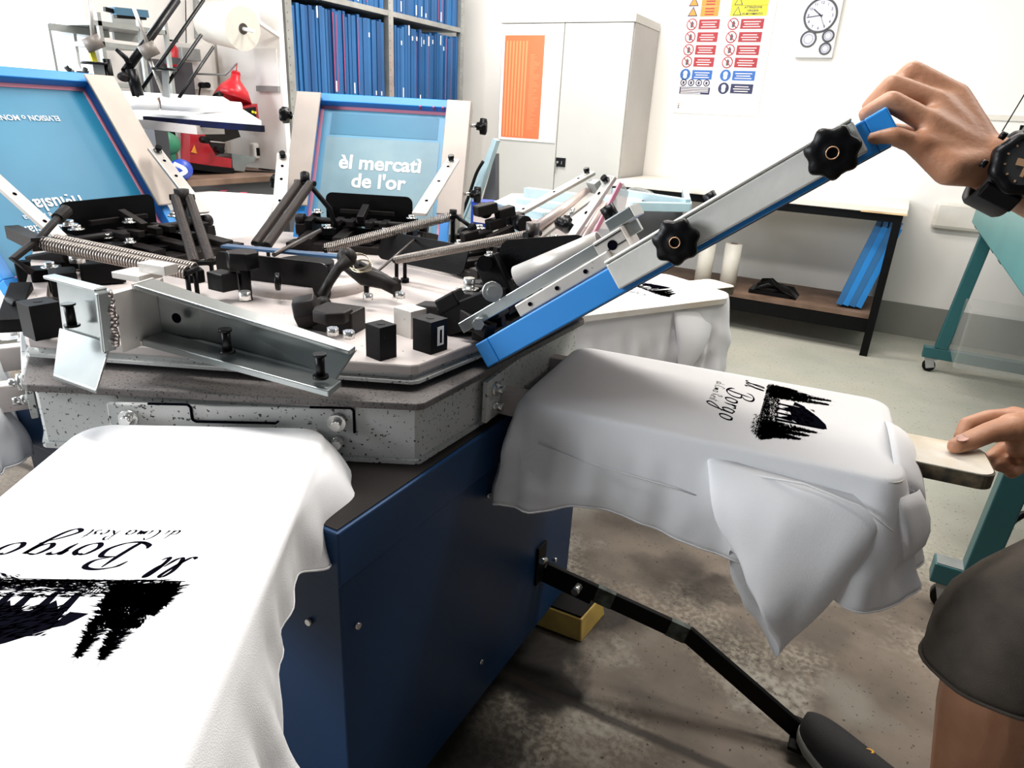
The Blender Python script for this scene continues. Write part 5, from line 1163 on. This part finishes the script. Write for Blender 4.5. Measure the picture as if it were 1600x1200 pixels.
# teal box with plywood lid
q_ = oz(300, 278, 1.0); bx = thing('tool_box', (q_.x, q_.y, .7), 'small teal box with a rounded plywood lid beside the raised arm', 'box')
c8 = [oz(292, 281, .97), oz(312, 284, .97), oz(312, 277, .97), oz(292, 275, .97)]; ctr = sum(c8, V((0, 0, 0)))/4
MB().box((ctr.x-.11, ctr.y-.07, .0), (ctr.x+.05, ctr.y+.05, .955)).build('body', M['teal'], bx, bevel=.004); MB().box((ctr.x-.12, ctr.y-.08, .955), (ctr.x+.06, ctr.y+.06, .985)).build('lid', M['ply'], bx, bevel=.008)
# table covered with white paper
pt_ = thing('paper_table', (-2.8, 2.3, 0), 'work table covered by white paper with small red marks, behind the deck', 'table')
zt_ = .93; c8 = [oz(303, 297, zt_), oz(432, 305, zt_), oz(395, 400, zt_), oz(300, 400, zt_)]
b = MB(); b.hexa([q-V((0, 0, .02)) for q in c8]+c8); b.build('paper_top', M['paper'], pt_)
b = MB()
for x_, y_ in ((316, 293), (349, 297), (381, 300), (318, 291), (351, 295)): q_ = oz(x_, y_+1, zt_+.001); b.cyl(q_, q_+V((0, 0, .0005)), .022, 7)
b.build('red_mark', M['tape'], pt_)
b = MB()
for q_ in c8: c_ = q_*.9+sum(c8, V((0, 0, 0)))/4*.1; b.box((c_.x-.02, c_.y-.02, 0), (c_.x+.02, c_.y+.02, zt_-.02))
b.build('leg', M['grey'], pt_)
# light racks in front of the window
r1 = thing('wire_rack', (-4.0, 2.3, 0), 'thin pale metal rack standing in front of the bright window', 'rack'); XR = -3.95
b = MB()
b.beam(ox(75, 37, XR), ox(94, 141, XR), .012, .012); q_ = ox(94, 141, XR); b.beam(V((q_.x, q_.y, .0)), q_, .012, .012)
q2_ = ox(168, 45, XR); b.build('upright', M['grey'], r1)
q_ = ox(75, 37, XR); b = MB(); b.box((XR-.2, q_.y, q_.z-.030), (XR+.01, q2_.y, q_.z+.004)); b.build('shelf', M['rack'], r1)
q_ = ox(112, 58, -4.19); b = MB(); b.prism([ox(114, 50, -3.98), ox(119, 50, -3.98), ox(128, 112, -3.98), ox(122, 100, -3.98)], (-.01, 0, 0)); b.build('white_strap', M['paper'], r1)
r2 = thing('steel_rack', (-3.6, 2.7, 0), 'grey steel shelf rack holding small tools behind the hanging weights', 'rack'); XR = -3.72
b = MB()
for (xa, ya, xb, yb) in ((146, 31, 258, 34), (160, 65, 222, 69), (168, 128, 228, 134)):
    p0_, p1_ = ox(xa, ya, XR), ox(xb, yb, XR); b.box((XR-.3, p0_.y, p0_.z-.022), (XR, p1_.y, p0_.z))
b.build('shelf', M['rack'], r2)
b = MB()
for px_ in (160, 262, 222):
    p0_ = ox(px_, 60, XR); b.box((XR-.02, p0_.y-.01, 1.001), (XR, p0_.y+.01, ox(px_, 20, XR).z))
b.build('upright', M['rack'], r2)
b = MB(); p0_, p1_ = ox(178, 62, XR-.28), ox(212, 30, XR-.28); b.box((XR-.29, p0_.y, p0_.z), (XR-.27, p1_.y, p1_.z)); b.build('back_panel', M['grey'], r2)
t = thing('stapler_tool', ox(195, 22, XR), 'dark blue hand tool lying on the top of the steel rack', 'tool'); b = MB(); b.beam(ox(176, 17, XR), ox(228, 22, XR), .045, .035); b.build('body', mat('steel_blue', (.05, .14, .22), .5), t); b = MB(); b.beam(ox(163, 14, XR), ox(178, 18, XR), .02, .02); b.beam(ox(180, 25, XR), ox(226, 28, XR), .03, .02); b.build('jaw', M['blackp'], t)
t = thing('tool_cup', ox(129, 137, -3.7), 'bright green cup stuffed with black brushes near the window', 'cup'); q_ = ox(129, 143, -3.7); MB().cyl(q_, q_+V((0, 0, .045)), .028, 16).build('cup', M['lgreen'], t)
b = MB()
for i in range(7): a_ = i*.9; b.tube([q_+V((0, 0, .03)), q_+V((math.cos(a_)*.03, math.sin(a_)*.05-.01, .09+.01*(i % 3)))], [.004, .012], 6)
b.build('brush', M['blackp'], t)
o = MB(); q_ = ox(143, 143, -3.7); o.cyl(q_, q_+V((0, 0, .042)), .026, 14); tag(o.build('brown_cup', mat('brown_pot', (.35, .12, .09), .5)), 'small brown pot right of the green cup', 'pot')
o = MB(); o.beam(ox(104, 134, -3.7), ox(116, 134, -3.7), .03, .02); tag(o.build('black_clip', M['blackp']), 'small black clip left of the green cup', 'clip')
o = MB(); q0_, q1_ = ox(60, 146, -3.8), ox(300, 170, -3.8); zc_ = ox(129, 143, -3.7).z; o.box((-4.15, q0_.y, zc_-.03), (-3.62, 2.14, zc_-.001)); tg = o.build('counter_top', M['grey']); tag(tg, 'grey counter under the window carrying the cups', 'counter'); MB().box((-4.15, q0_.y+.02, .0), (-3.72, 2.12, zc_-.031)).build('front_panel', M['wall'], tg)
# second press: hanging weights and slanting black bars
mc = thing('textile_machine', (-3.1, 2.1, 0), 'old machine with two steel counterweights and slanting black bars', 'machine'); D = 2.95
b = MB()
for (xa, ya, xb, yb) in ((139, 57, 152, 78), (226, 68, 239, 89)):
    b.tube([at(xa, ya, D), at(xb, yb, D)], .029, 20)
for m_ in b.clusters(): m_.build('counterweight', mat('brown_steel', (.17, .145, .125), .45), mc)
for (xa, ya, xb, yb) in ((140, 0, 145, 56), (232, 88, 257, 152), (208, 10, 230, 68)):
    MB().cyl(at(xa, ya, D), at(xb, yb, D), .0065, 8).build('rod', M['aluw'], mc)
for x_, y_ in ((148, 99), (256, 108)): q_ = at(x_, y_, D); MB().cyl(q_-V((0, 0, .004)), q_+V((0, 0, .004)), .042, 24).build('disc', M['blackp'], mc)
MB().beam(at(143, 80, D), at(148, 98, D), .016, .016).build('yellow_tag', M['yel'], mc)
b = MB(); b.beam(at(152, 100, D), at(160, 152, D), .034, .03); b.build('column', M['rack'], mc); b = MB(); b.beam(at(258, 108, D), at(261, 152, D), .02, .02); b.build('column', M['rack'], mc)
b = MB()
for (xa, ya, xb, yb, r_) in ((196, 112, 276, 0, .015), (214, 150, 318, 0, .0065), (262, 130, 314, 55, .0065), (280, 152, 333, 74, .006), (204, 108, 216, 150, .020), (166, 92, 178, 150, .013)): b.tube([at(xa, ya, D), at(xb, yb, D+.3 if ya > yb+30 else D)], r_, 12)
for m_ in b.clusters(): m_.build('black_bar', M['blackp'], mc)
b = MB(); b.tube([at(181, 77, D), at(196, 90, D), at(202, 100, D)], [.006, .009, .009], 8); b.build('handle', M['blackp'], mc)
b = MB(); 
for x_, y_, s_ in ((165, 152, .03), (176, 160, .026), (195, 120, .022), (150, 155, .018), (185, 172, .028)): b.ball(at(x_, y_, D), s_, 6, 0, (1, 1.2, .8))
b.build('joint', M['darkb'], mc)
q_ = at(160, 152, D); MB().box((q_.x-.05, q_.y-.05, 0), (q_.x+.05, q_.y+.05, q_.z)).build('pedestal', M['dgrey'], mc)
for (xa, ya, xb, yb, X_) in ((232, 98, 262, 153, -4.0), (262, 104, 292, 153, -3.98)):
    pass
p0_, p1_ = ox(233, 152, -4.15), ox(292, 98, -4.15); o = MB().box((-4.18, p0_.y, 1.0), (-4.10, p1_.y, p1_.z)).build('dark_cabinet', M['dgrey']); tag(o, 'dark grey panel against the wall behind the slanting black bars', 'panel')
# extinguisher, sockets on the wall
fe = thing('fire_extinguisher', ox(268, 85, -4.05), 'red fire extinguisher hung on the wall behind the black bars', 'fire extinguisher'); q0_, q1_ = ox(269, 104, -4.05), ox(269, 72, -4.05)
b = MB(); b.tube([q0_, q0_+V((0, 0, .005)), q1_-V((0, 0, .01)), q1_, q1_+V((0, 0, .015))], [.03, .034, .034, .024, .012], 18); b.build('cylinder', M['red'], fe); b = MB(); b.beam(q1_+V((0, -.03, .03)), q1_+V((0, .04, .03)), .012, .01); b.build('handle', M['blackp'], fe); b = MB(); b.box((q0_.x-.02, q0_.y-.036, q0_.z+.012), (q0_.x+.036, q0_.y+.036, q0_.z+.05)); b.build('label', M['dgrey'], fe)
eb = thing('electric_box', ox(303, 105, -4.17), 'grey electrical box with sockets on the wall left of the red lamp', 'electrical box'); q0_, q1_ = ox(279, 138, -4.18), ox(325, 72, -4.18)
MB().box((-4.195, q0_.y, q0_.z), (-4.16, q1_.y, q1_.z)).build('back_plate', M['wall'], eb, bevel=.003); q0_, q1_ = ox(281, 93, -4.15), ox(308, 77, -4.15); MB().box((-4.16, q0_.y, q0_.z), (-4.12, q1_.y, q1_.z)).build('meter', M['grey'], eb, bevel=.003)
for x_ in (313, 321): q_ = ox(x_, 133, -4.15); MB().cyl(q_, q_+V((.03, 0, 0)), .018, 12).build('plug', M['blackp'], eb)
b = MB(); b.tube([ox(313, 133, -4.14), ox(311, 150, -4.14), ox(310, 165, -4.14)], .005, 6); b.tube([ox(290, 0, -4.18), ox(291, 70, -4.18), ox(292, 150, -4.18)], .003, 6); b.build('cable', M['blackp'], eb)
b = MB(); p0_, p1_ = ox(306, 0, -4.19), ox(308, 60, -4.19); b.beam(p0_, p1_, .03, .03); b.beam(ox(350, 60, -4.19), ox(356, 140, -4.19), .03, .03); tag(b.build('trim_2', M['grey']), kind='structure')
t = thing('desk_phone', ox(398, 235, -3.6), 'white dispenser with black mark hanging right of the red press', 'dispenser'); q_ = ox(398, 235, -3.9); MB().box((q_.x, q_.y-.05, q_.z-.05), (q_.x+.05, q_.y+.05, q_.z+.05)).build('body', M['paper'], t, bevel=.01); MB().box((q_.x+.05, q_.y-.03, q_.z-.03), (q_.x+.056, q_.y+.0, q_.z+.02)).build('black_mark', M['blackp'], t)
b = MB(); b.tube(cr([V((-3.75, 3.05, 1.008)), V((-3.6, 3.15, 1.008)), V((-3.55, 3.28, 1.008)), V((-3.75, 3.3, 1.008))], 6), .006, 6); tag(b.build('loose_cable', M['blackp']), 'loose black cable lying on the wooden desk', 'cable')
# ================================================================ OPERATOR
def capsule(mb, p0, p1, ra, rb, n=16, flat=None):
    """closed tapered limb segment with rounded ends"""
    p0, p1 = V(p0), V(p1); d = (p1-p0); L_ = d.length; d.normalize(); a = d.cross(V((0, 0, 1)))
    if a.length < .1: a = d.cross(V((1, 0, 0)))
    a.normalize(); c = d.cross(a); rows = []
    def ring(ctr, r): return [ctr+(a*math.cos(2*PI*k/n)+c*math.sin(2*PI*k/n))*max(r, 1e-4) for k in range(n)]
    for i in range(5): q = PI/2*i/4; rows.append(ring(p0-d*ra*math.cos(q), ra*math.sin(q)))
    for i in range(4, -1, -1): q = PI/2*i/4; rows.append(ring(p1+d*rb*math.cos(q), rb*math.sin(q)))
    if flat:
        ax, k_ = V(flat[0]).normalized(), flat[1]; mid = (p0+p1)/2
        rows = [[p-ax*((p-mid).dot(ax)*(1-k_)) for p in r_] for r_ in rows]
    mb.grid(rows, 0, True)
op = thing('person', (.72, 1.3, 0), 'person in dark shorts and black shoe, lifting the blue frame and holding the pallet handle', 'person')
bd = MB()
def chain(pts, rs_): 
    for (p, q, a, c) in zip(pts, pts[1:], rs_, rs_[1:]): capsule(bd, p, q, a, c)
# --- left hand (upper) gripping the end of the frame
def Y1(x, y, d): return oy(x, y, d)
kn = {'i': [(1494, 150, 1.19), (1425, 112, 1.185), (1378, 150, 1.18), (1366, 178, 1.175)],
      'm': [(1462, 160, 1.165), (1394, 133, 1.155), (1360, 165, 1.15), (1364, 188, 1.155)],
      'r': [(1450, 190, 1.135), (1392, 158, 1.125), (1354, 178, 1.12), (1362, 196, 1.13)],
      'p': [(1436, 226, 1.115), (1396, 212, 1.10), (1363, 216, 1.10), (1356, 219, 1.11)]}
wr = oy(1543, 258, 1.16)
for k_, (ra, rb) in {'i': (.0165, .0115), 'm': (.0165, .0115), 'r': (.0155, .011), 'p': (.0140, .0105)}.items():
    p = [oy(*q) for q in kn[k_]]; chain(p, [ra, ra*.92, rb*1.02, rb*.85])
    base = wr.lerp(p[0], .22); chain([base, p[0]], [.026, .0175])
# back of the hand filled between the metacarpals
pi_, pm_, pr_2, pp_ = [oy(*kn[k_][0]) for k_ in 'imrp']
for a_, c_ in ((pi_, pm_), (pm_, pr_2), (pr_2, pp_)):
    for f_ in (.25, .5, .75): q_ = a_.lerp(c_, f_); chain([wr.lerp(q_, .25), q_.lerp(wr, .06)], [.026, .0155])
chain([wr, oy(1485, 262, 1.12), oy(1440, 232, 1.12)], [.030, .024, .016])       # heel of the hand, little-finger side
chain([wr, oy(1505, 185, 1.19)], [.026, .018])
chain([wr, oy(1480, 225, 1.21), oy(1430, 212, 1.22), oy(1385, 205, 1.20)], [.024, .020, .015, .0125])   # thumb behind the bar
el = V((.47, 1.20, 1.235)); shl = V((.80, 1.10, 1.62))
fa = wr.lerp(el, .28); chain([wr, fa, wr.lerp(el, .7), el], [.033, .039, .054, .052]); chain([el, el.lerp(shl, .5), shl], [.052, .062, .068])
chain([wr+V((0, .0, .012)), fa+V((0, 0, .012))], [.028, .034])
# --- right hand (lower) pinching the handle
wr2 = oz(1618, 668, .925)
th_ = [oz(1580, 668, .933), oz(1545, 676, .928), oz(1512, 690, .9165), oz(1493, 697, .9125)]
chain([wr2, th_[0]], [.032, .027]); chain(th_, [.025, .0195, .0178, .0145]); chain([th_[0], oz(1592, 690, .905)], [.022, .020]); chain([wr2, oz(1590, 700, .895)], [.028, .020])
ix = [oz(1585, 650, .925), oz(1545, 652, .915), oz(1510, 662, .900), oz(1500, 682, .880)]
chain([wr2, ix[0]], [.028, .020]); chain(ix, [.017, .0155, .0135, .0115])
for (a_, c_, e_, z_) in (((1600, 680), (1568, 700), (1548, 716), .875), ((1606, 690), (1582, 712), (1562, 728), .868), ((1616, 700), (1600, 724), (1580, 738), .862)):
    p = [oz(*a_, z_+.03), oz(*c_, z_-.005), oz(*e_, z_-.012)]; chain([wr2, p[0]], [.026, .018]); chain(p, [.017, .0150, .0125])
for f_ in (.3, .6): q_ = ix[0].lerp(oz(1606, 690, .89), f_); chain([wr2, q_], [.027, .020])
el2 = V((.64, 1.80, 1.12)); shr = V((.82, 1.58, 1.62))
chain([wr2, wr2.lerp(el2, .35), wr2.lerp(el2, .75), el2], [.033, .042, .054, .052]); chain([el2, shr], [.052, .068])
# --- legs, trunk, neck, head
hipR, hipL = V((.76, 1.46, 1.10)), V((.82, 1.22, 1.10))
kneeR, ankR = V((.320, 1.275, .60)), V((.365, 1.225, .13))
kneeL, ankL = V((.88, 1.02, .62)), V((.98, 1.06, .11))
chain([hipR, hipR.lerp(kneeR, .5), kneeR], [.105, .092, .070]); chain([kneeR+V((.005, 0, -.01)), V((.355, 1.285, .43)), V((.365, 1.25, .25)), ankR], [.070, .080, .060, .043])
chain([V((.385, 1.295, .45)), V((.385, 1.28, .33))], [.064, .055])
chain([hipL, hipL.lerp(kneeL, .5), kneeL], [.105, .092, .070]); chain([kneeL, kneeL.lerp(ankL, .35), kneeL.lerp(ankL, .7), ankL], [.066, .072, .050, .042])
heel, ball_, toe = V((.355, 1.235, .075)), V((.19, 1.375, .085)), V((.125, 1.43, .075))
chain([ankR, heel], [.042, .042]); chain([heel, ball_, toe], [.040, .046, .032])
chain([ankL, V((.98, 1.08, .055)), V((.80, 1.02, .05))], [.042, .042, .036])
pel = (hipR+hipL)/2+V((.02, 0, .06)); che = V((.88, 1.34, 1.52)); nk = V((.84, 1.34, 1.74)); hdc = V((.80, 1.33, 1.93))
for s_ in (-.07, .07): chain([pel+V((0, s_, 0)), V((.86, 1.34+s_, 1.30)), che+V((0, s_*1.2, 0))], [.125, .115, .135])
chain([shl, che+V((0, 0, .08)), shr], [.070, .11, .070]); chain([che+V((0, 0, .1)), nk, hdc-V((0, 0, .06))], [.09, .062, .062])
bd.ball(hdc, .118, 14, 0, (.95, .80, 1.18)); capsule(bd, hdc+V((-.07, 0, -.05)), hdc+V((-.085, 0, -.10)), .045, .035)
capsule(bd, hdc+V((-.108, 0, .015)), hdc+V((-.132, 0, -.025)), .010, .018)
for s_ in (-1, 1): capsule(bd, hdc+V((0, s_*.092, .02)), hdc+V((.01, s_*.096, -.02)), .020, .014, flat=((0, 1, 0), .6))
body = bd.build('body', M['skin'], op)
rm = body.modifiers.new('skin_union', 'REMESH'); rm.mode = 'VOXEL'; rm.voxel_size = .0030; rm.use_smooth_shade = True
sm_ = body.modifiers.new('soften', 'SMOOTH'); sm_.factor = .5; sm_.iterations = 7
for s_ in (-1, 1): o = MB().ball(hdc+V((-.100, s_*.034, .018)), .014, 8).build('eye', M['paper'], op)
b = MB(); rows = [[hdc+V((math.cos(q)*.118*math.sin(v)+.012, math.sin(q)*.102*math.sin(v), .03+math.cos(v)*.135)) for q in [2*PI*k/24 for k in range(24)]] for v in [PI*.02+i*PI*.058 for i in range(9)]]
b.grid(rows, 0, True); o = b.build('hair', M['hair'], op); so = o.modifiers.new('t', 'SOLIDIFY'); so.thickness = .01
# nails
def nail(c, xd_, yd_, w_, l_):
    c, xd_, yd_ = V(c), V(xd_).normalized(), V(yd_).normalized(); nd_ = xd_.cross(yd_); rows = []
    for i in range(7):
        t_ = -1+2*i/6; rows.append([c+yd_*t_*l_*(1-.12*abs(s_)*abs(t_))+xd_*s_*w_*math.sqrt(max(.02, 1-(t_*.82)**4))+nd_*(.0016-.0028*s_*s_) for s_ in (-1, -.6, -.2, .2, .6, 1)])
    b = MB(); b.grid(rows, 0, False); o = b.build('fingernail', M['nail'], op); so = o.modifiers.new('t', 'SOLIDIFY'); so.thickness = .001; so.offset = -1
dth = (th_[3]-th_[2]).normalized(); nup = V((.05, -.35, 1)).normalized(); sx_ = dth.cross(nup)
nail(th_[2].lerp(th_[3], .72)+nup*.0165, -sx_, dth, .0085, .011)
# wrist watch
ax = (el-wr).normalized(); wc = wr.lerp(el, .065); nv = V((-.05, -1, .42)); nv = (nv-ax*nv.dot(ax)).normalized(); sd = ax.cross(nv).normalized()
wt = MB(); rows = []
for s_ in (-.020, -.017, .017, .020):
    rr_ = .0465 if abs(s_) < .018 else .044; rows.append([wc+ax*s_+(nv*math.cos(q)+sd*math.sin(q))*rr_ for q in [2*PI*k/40 for k in range(40)]])
wt.grid(rows, 0, True); strap = wt.build('watch_strap', mat('black_resin', (.006, .006, .007), .6), op); so = strap.modifiers.new('t', 'SOLIDIFY'); so.thickness = .006; so.offset = 1
fcw = wc+nv*.050; b = MB(); rows = []
for h_, r_ in ((-.012, .036), (-.002, .040), (.006, .039), (.010, .034), (.011, .029)):
    rows.append([fcw+nv*h_+(ax*math.cos(q)+sd*math.sin(q))*r_*(1+.035*math.cos(8*q)) for q in [2*PI*k/64 for k in range(64)]])
b.grid(rows, 0, True); cs = b.build('watch_case', M['blackp'], strap)
b = MB(); b.cyl(fcw+nv*.004, fcw+nv*.0085, .0295, 32); b.build('watch_face', mat('watch_dial', (.03, .03, .03), .3), strap)
b = MB()
for k_ in range(12): q = 2*PI*k_/12; p_ = fcw+nv*.0092+(ax*math.cos(q)+sd*math.sin(q))*.024; b.beam(p_, p_+(ax*math.cos(q)+sd*math.sin(q))*.003, .0022, .0005, up=nv)
b.build('hour_marks', M['gold'], strap)
b = MB(); p_ = fcw+nv*.0098; b.beam(p_-ax*.012+sd*.004, p_+ax*.012-sd*.002, .009, .0005, up=nv); b.beam(p_, p_+ax*.003+sd*.018, .004, .0006, up=nv); b.build('copper_hands', M['gold'], strap)
for s_ in (-1, 1):
    b = MB(); b.beam(fcw+sd*s_*.034-nv*.006, fcw+sd*s_*.050-nv*.020, .046, .012, up=nv); b.build('lug', M['blackp'], strap, bevel=.002)
for s_, a_ in ((-1, -.02), (-1, .02)): b = MB(); p_ = fcw+ax*s_*.038+sd*a_; b.cyl(p_, p_-ax*.007, .005, 10); b.build('watch_button', M['blackp'], strap)
# clothing
def sleeve_rings(pts, rs_, n=36, wob=.0, seed=0):
    rings = []; pts = [V(p) for p in pts]; a = None
    for i, p in enumerate(pts):
        t_ = (pts[min(i+1, len(pts)-1)]-pts[max(i-1, 0)]).normalized()
        if a is None: a = t_.cross(V((0, 1, 0))).normalized()
        a = (a-t_*a.dot(t_)).normalized(); c = t_.cross(a)
        rings.append([p+(a*math.cos(q)+c*math.sin(q))*rs_[i]*(1+wob*math.sin(3*q+i*1.1+seed)+wob*.7*math.sin(7*q-i*.8)) for q in [2*PI*k/n for k in range(n)]])
    return rings
for hp_, kn_, sd_ in ((hipR, kneeR, 1), (hipL, kneeL, 4)):
    dn = (kn_-hp_); e = kn_+V((.010, -.005, -.035)); pts = [e+V((0, 0, -.028)), e, kn_+V((.0, 0, .03))]+[kn_.lerp(hp_, f_) for f_ in (.2, .4, .6, .8, 1.0, 1.08)]
    o = loft('shorts_leg', sleeve_rings(pts, [.101, .105, .106, .108, .112, .118, .124, .128, .12], wob=.03, seed=sd_), M['short'], op, sol=.004, wr=.010)
    b = MB(); r_ = sleeve_rings(pts, [.105]*9, wob=.03, seed=sd_)[0]; b.tube(r_+[r_[0]], .004, 6, 0, False); b.build('shorts_hem', M['short'], o)
pr0 = []
for z_, rx_, ry_, cx_ in ((1.04, .15, .235, .80), (1.10, .165, .25, .80), (1.20, .155, .23, .82), (1.27, .15, .22, .84)): pr0.append([V((cx_+math.cos(q)*rx_, 1.34+math.sin(q)*ry_, z_)) for q in [2*PI*k/36 for k in range(36)]])
loft('shorts_seat', pr0, M['short'], op, sol=.004)
pr0 = []
for z_, rx_, ry_, cx_ in ((1.17, .18, .25, .82), (1.3, .165, .235, .85), (1.45, .17, .25, .88), (1.6, .165, .27, .88), (1.68, .14, .25, .87), (1.73, .09, .12, .86)): pr0.append([V((cx_+math.cos(q)*rx_, 1.34+math.sin(q)*ry_, z_)) for q in [2*PI*k/36 for k in range(36)]])
loft('shirt', pr0, M['shirt'], op, sol=.004)
for s_, e_ in ((shl, el), (shr, el2)): loft('shirt_sleeve', sleeve_rings([s_+V((.04, 0, .03)), s_, s_.lerp(e_, .25), s_.lerp(e_, .5)], [.085, .095, .09, .092], wob=.03), M['shirt'], op, sol=.003)
# shoes
def shoe(hl_, tp_, z0_):
    d_ = V((tp_.x-hl_.x, tp_.y-hl_.y, 0)); L_ = d_.length; d_.normalize(); s_ = V((-d_.y, d_.x, 0)); prof_ = [(-.02, .030), (.0, .044), (.12, .046), (.30, .044), (.52, .050), (.72, .056), (.86, .052), (.95, .040), (1.0, .022), (1.012, .006)]
    def outline(k, z): 
        R_ = [hl_*1+d_*(t_*L_)+s_*w_*k for t_, w_ in prof_]; L2 = [hl_*1+d_*(t_*L_)-s_*w_*k for t_, w_ in prof_[::-1]]; return [V((p.x, p.y, z)) for p in R_+L2]
    b = MB(); b.grid([outline(.96, z0_), outline(1.06, z0_+.006), outline(1.07, z0_+.026), outline(1.0, z0_+.030)], 0, True); n_ = len(prof_)*2; b.add(outline(.96, z0_), [tuple(range(n_))]); b.add(outline(1.0, z0_+.030), [tuple(range(n_))]); so_ = b.build('shoe_sole', M['sole'], op)
    hts = [.10, .115, .120, .118, .095, .070, .058, .050, .040, .034]
    rows = []
    for (t_, w_), h_ in zip(prof_, hts):
        c = hl_+d_*(t_*L_); rows.append([V((c.x, c.y, z0_+.028))+s_*w_*1.0*math.cos(q)+V((0, 0, (h_-.0)*(max(0, math.sin(q))**.75))) for q in [PI*k/14 for k in range(15)]])
    b = MB(); b.grid(rows, 0, False); up_ = b.build('shoe_upper', mat('black_canvas', (.012, .011, .012), .8, bump=.3, bscale=600), op); so = up_.modifiers.new('s', 'SUBSURF'); so.levels = 1; so.render_levels = 1
    c = hl_+d_*(.60*L_); p_ = V((c.x, c.y, z0_+.108))-s_*.012; b = MB(); b.tube([p_+d_*math.cos(q)*.008+s_*math.sin(q)*.008-V((0, 0, math.cos(q)*.003)) for q in [2*PI*k/16 for k in range(17)]], .0028, 6, 0, False); b.build('eyelet', mat('orange_eyelet', (.8, .40, .03), .4), up_)
shoe(V((.385, 1.215, 0)), V((.088, 1.470, 0)), .045)
shoe(V((1.02, 1.08, 0)), V((.70, 1.01, 0)), .0)
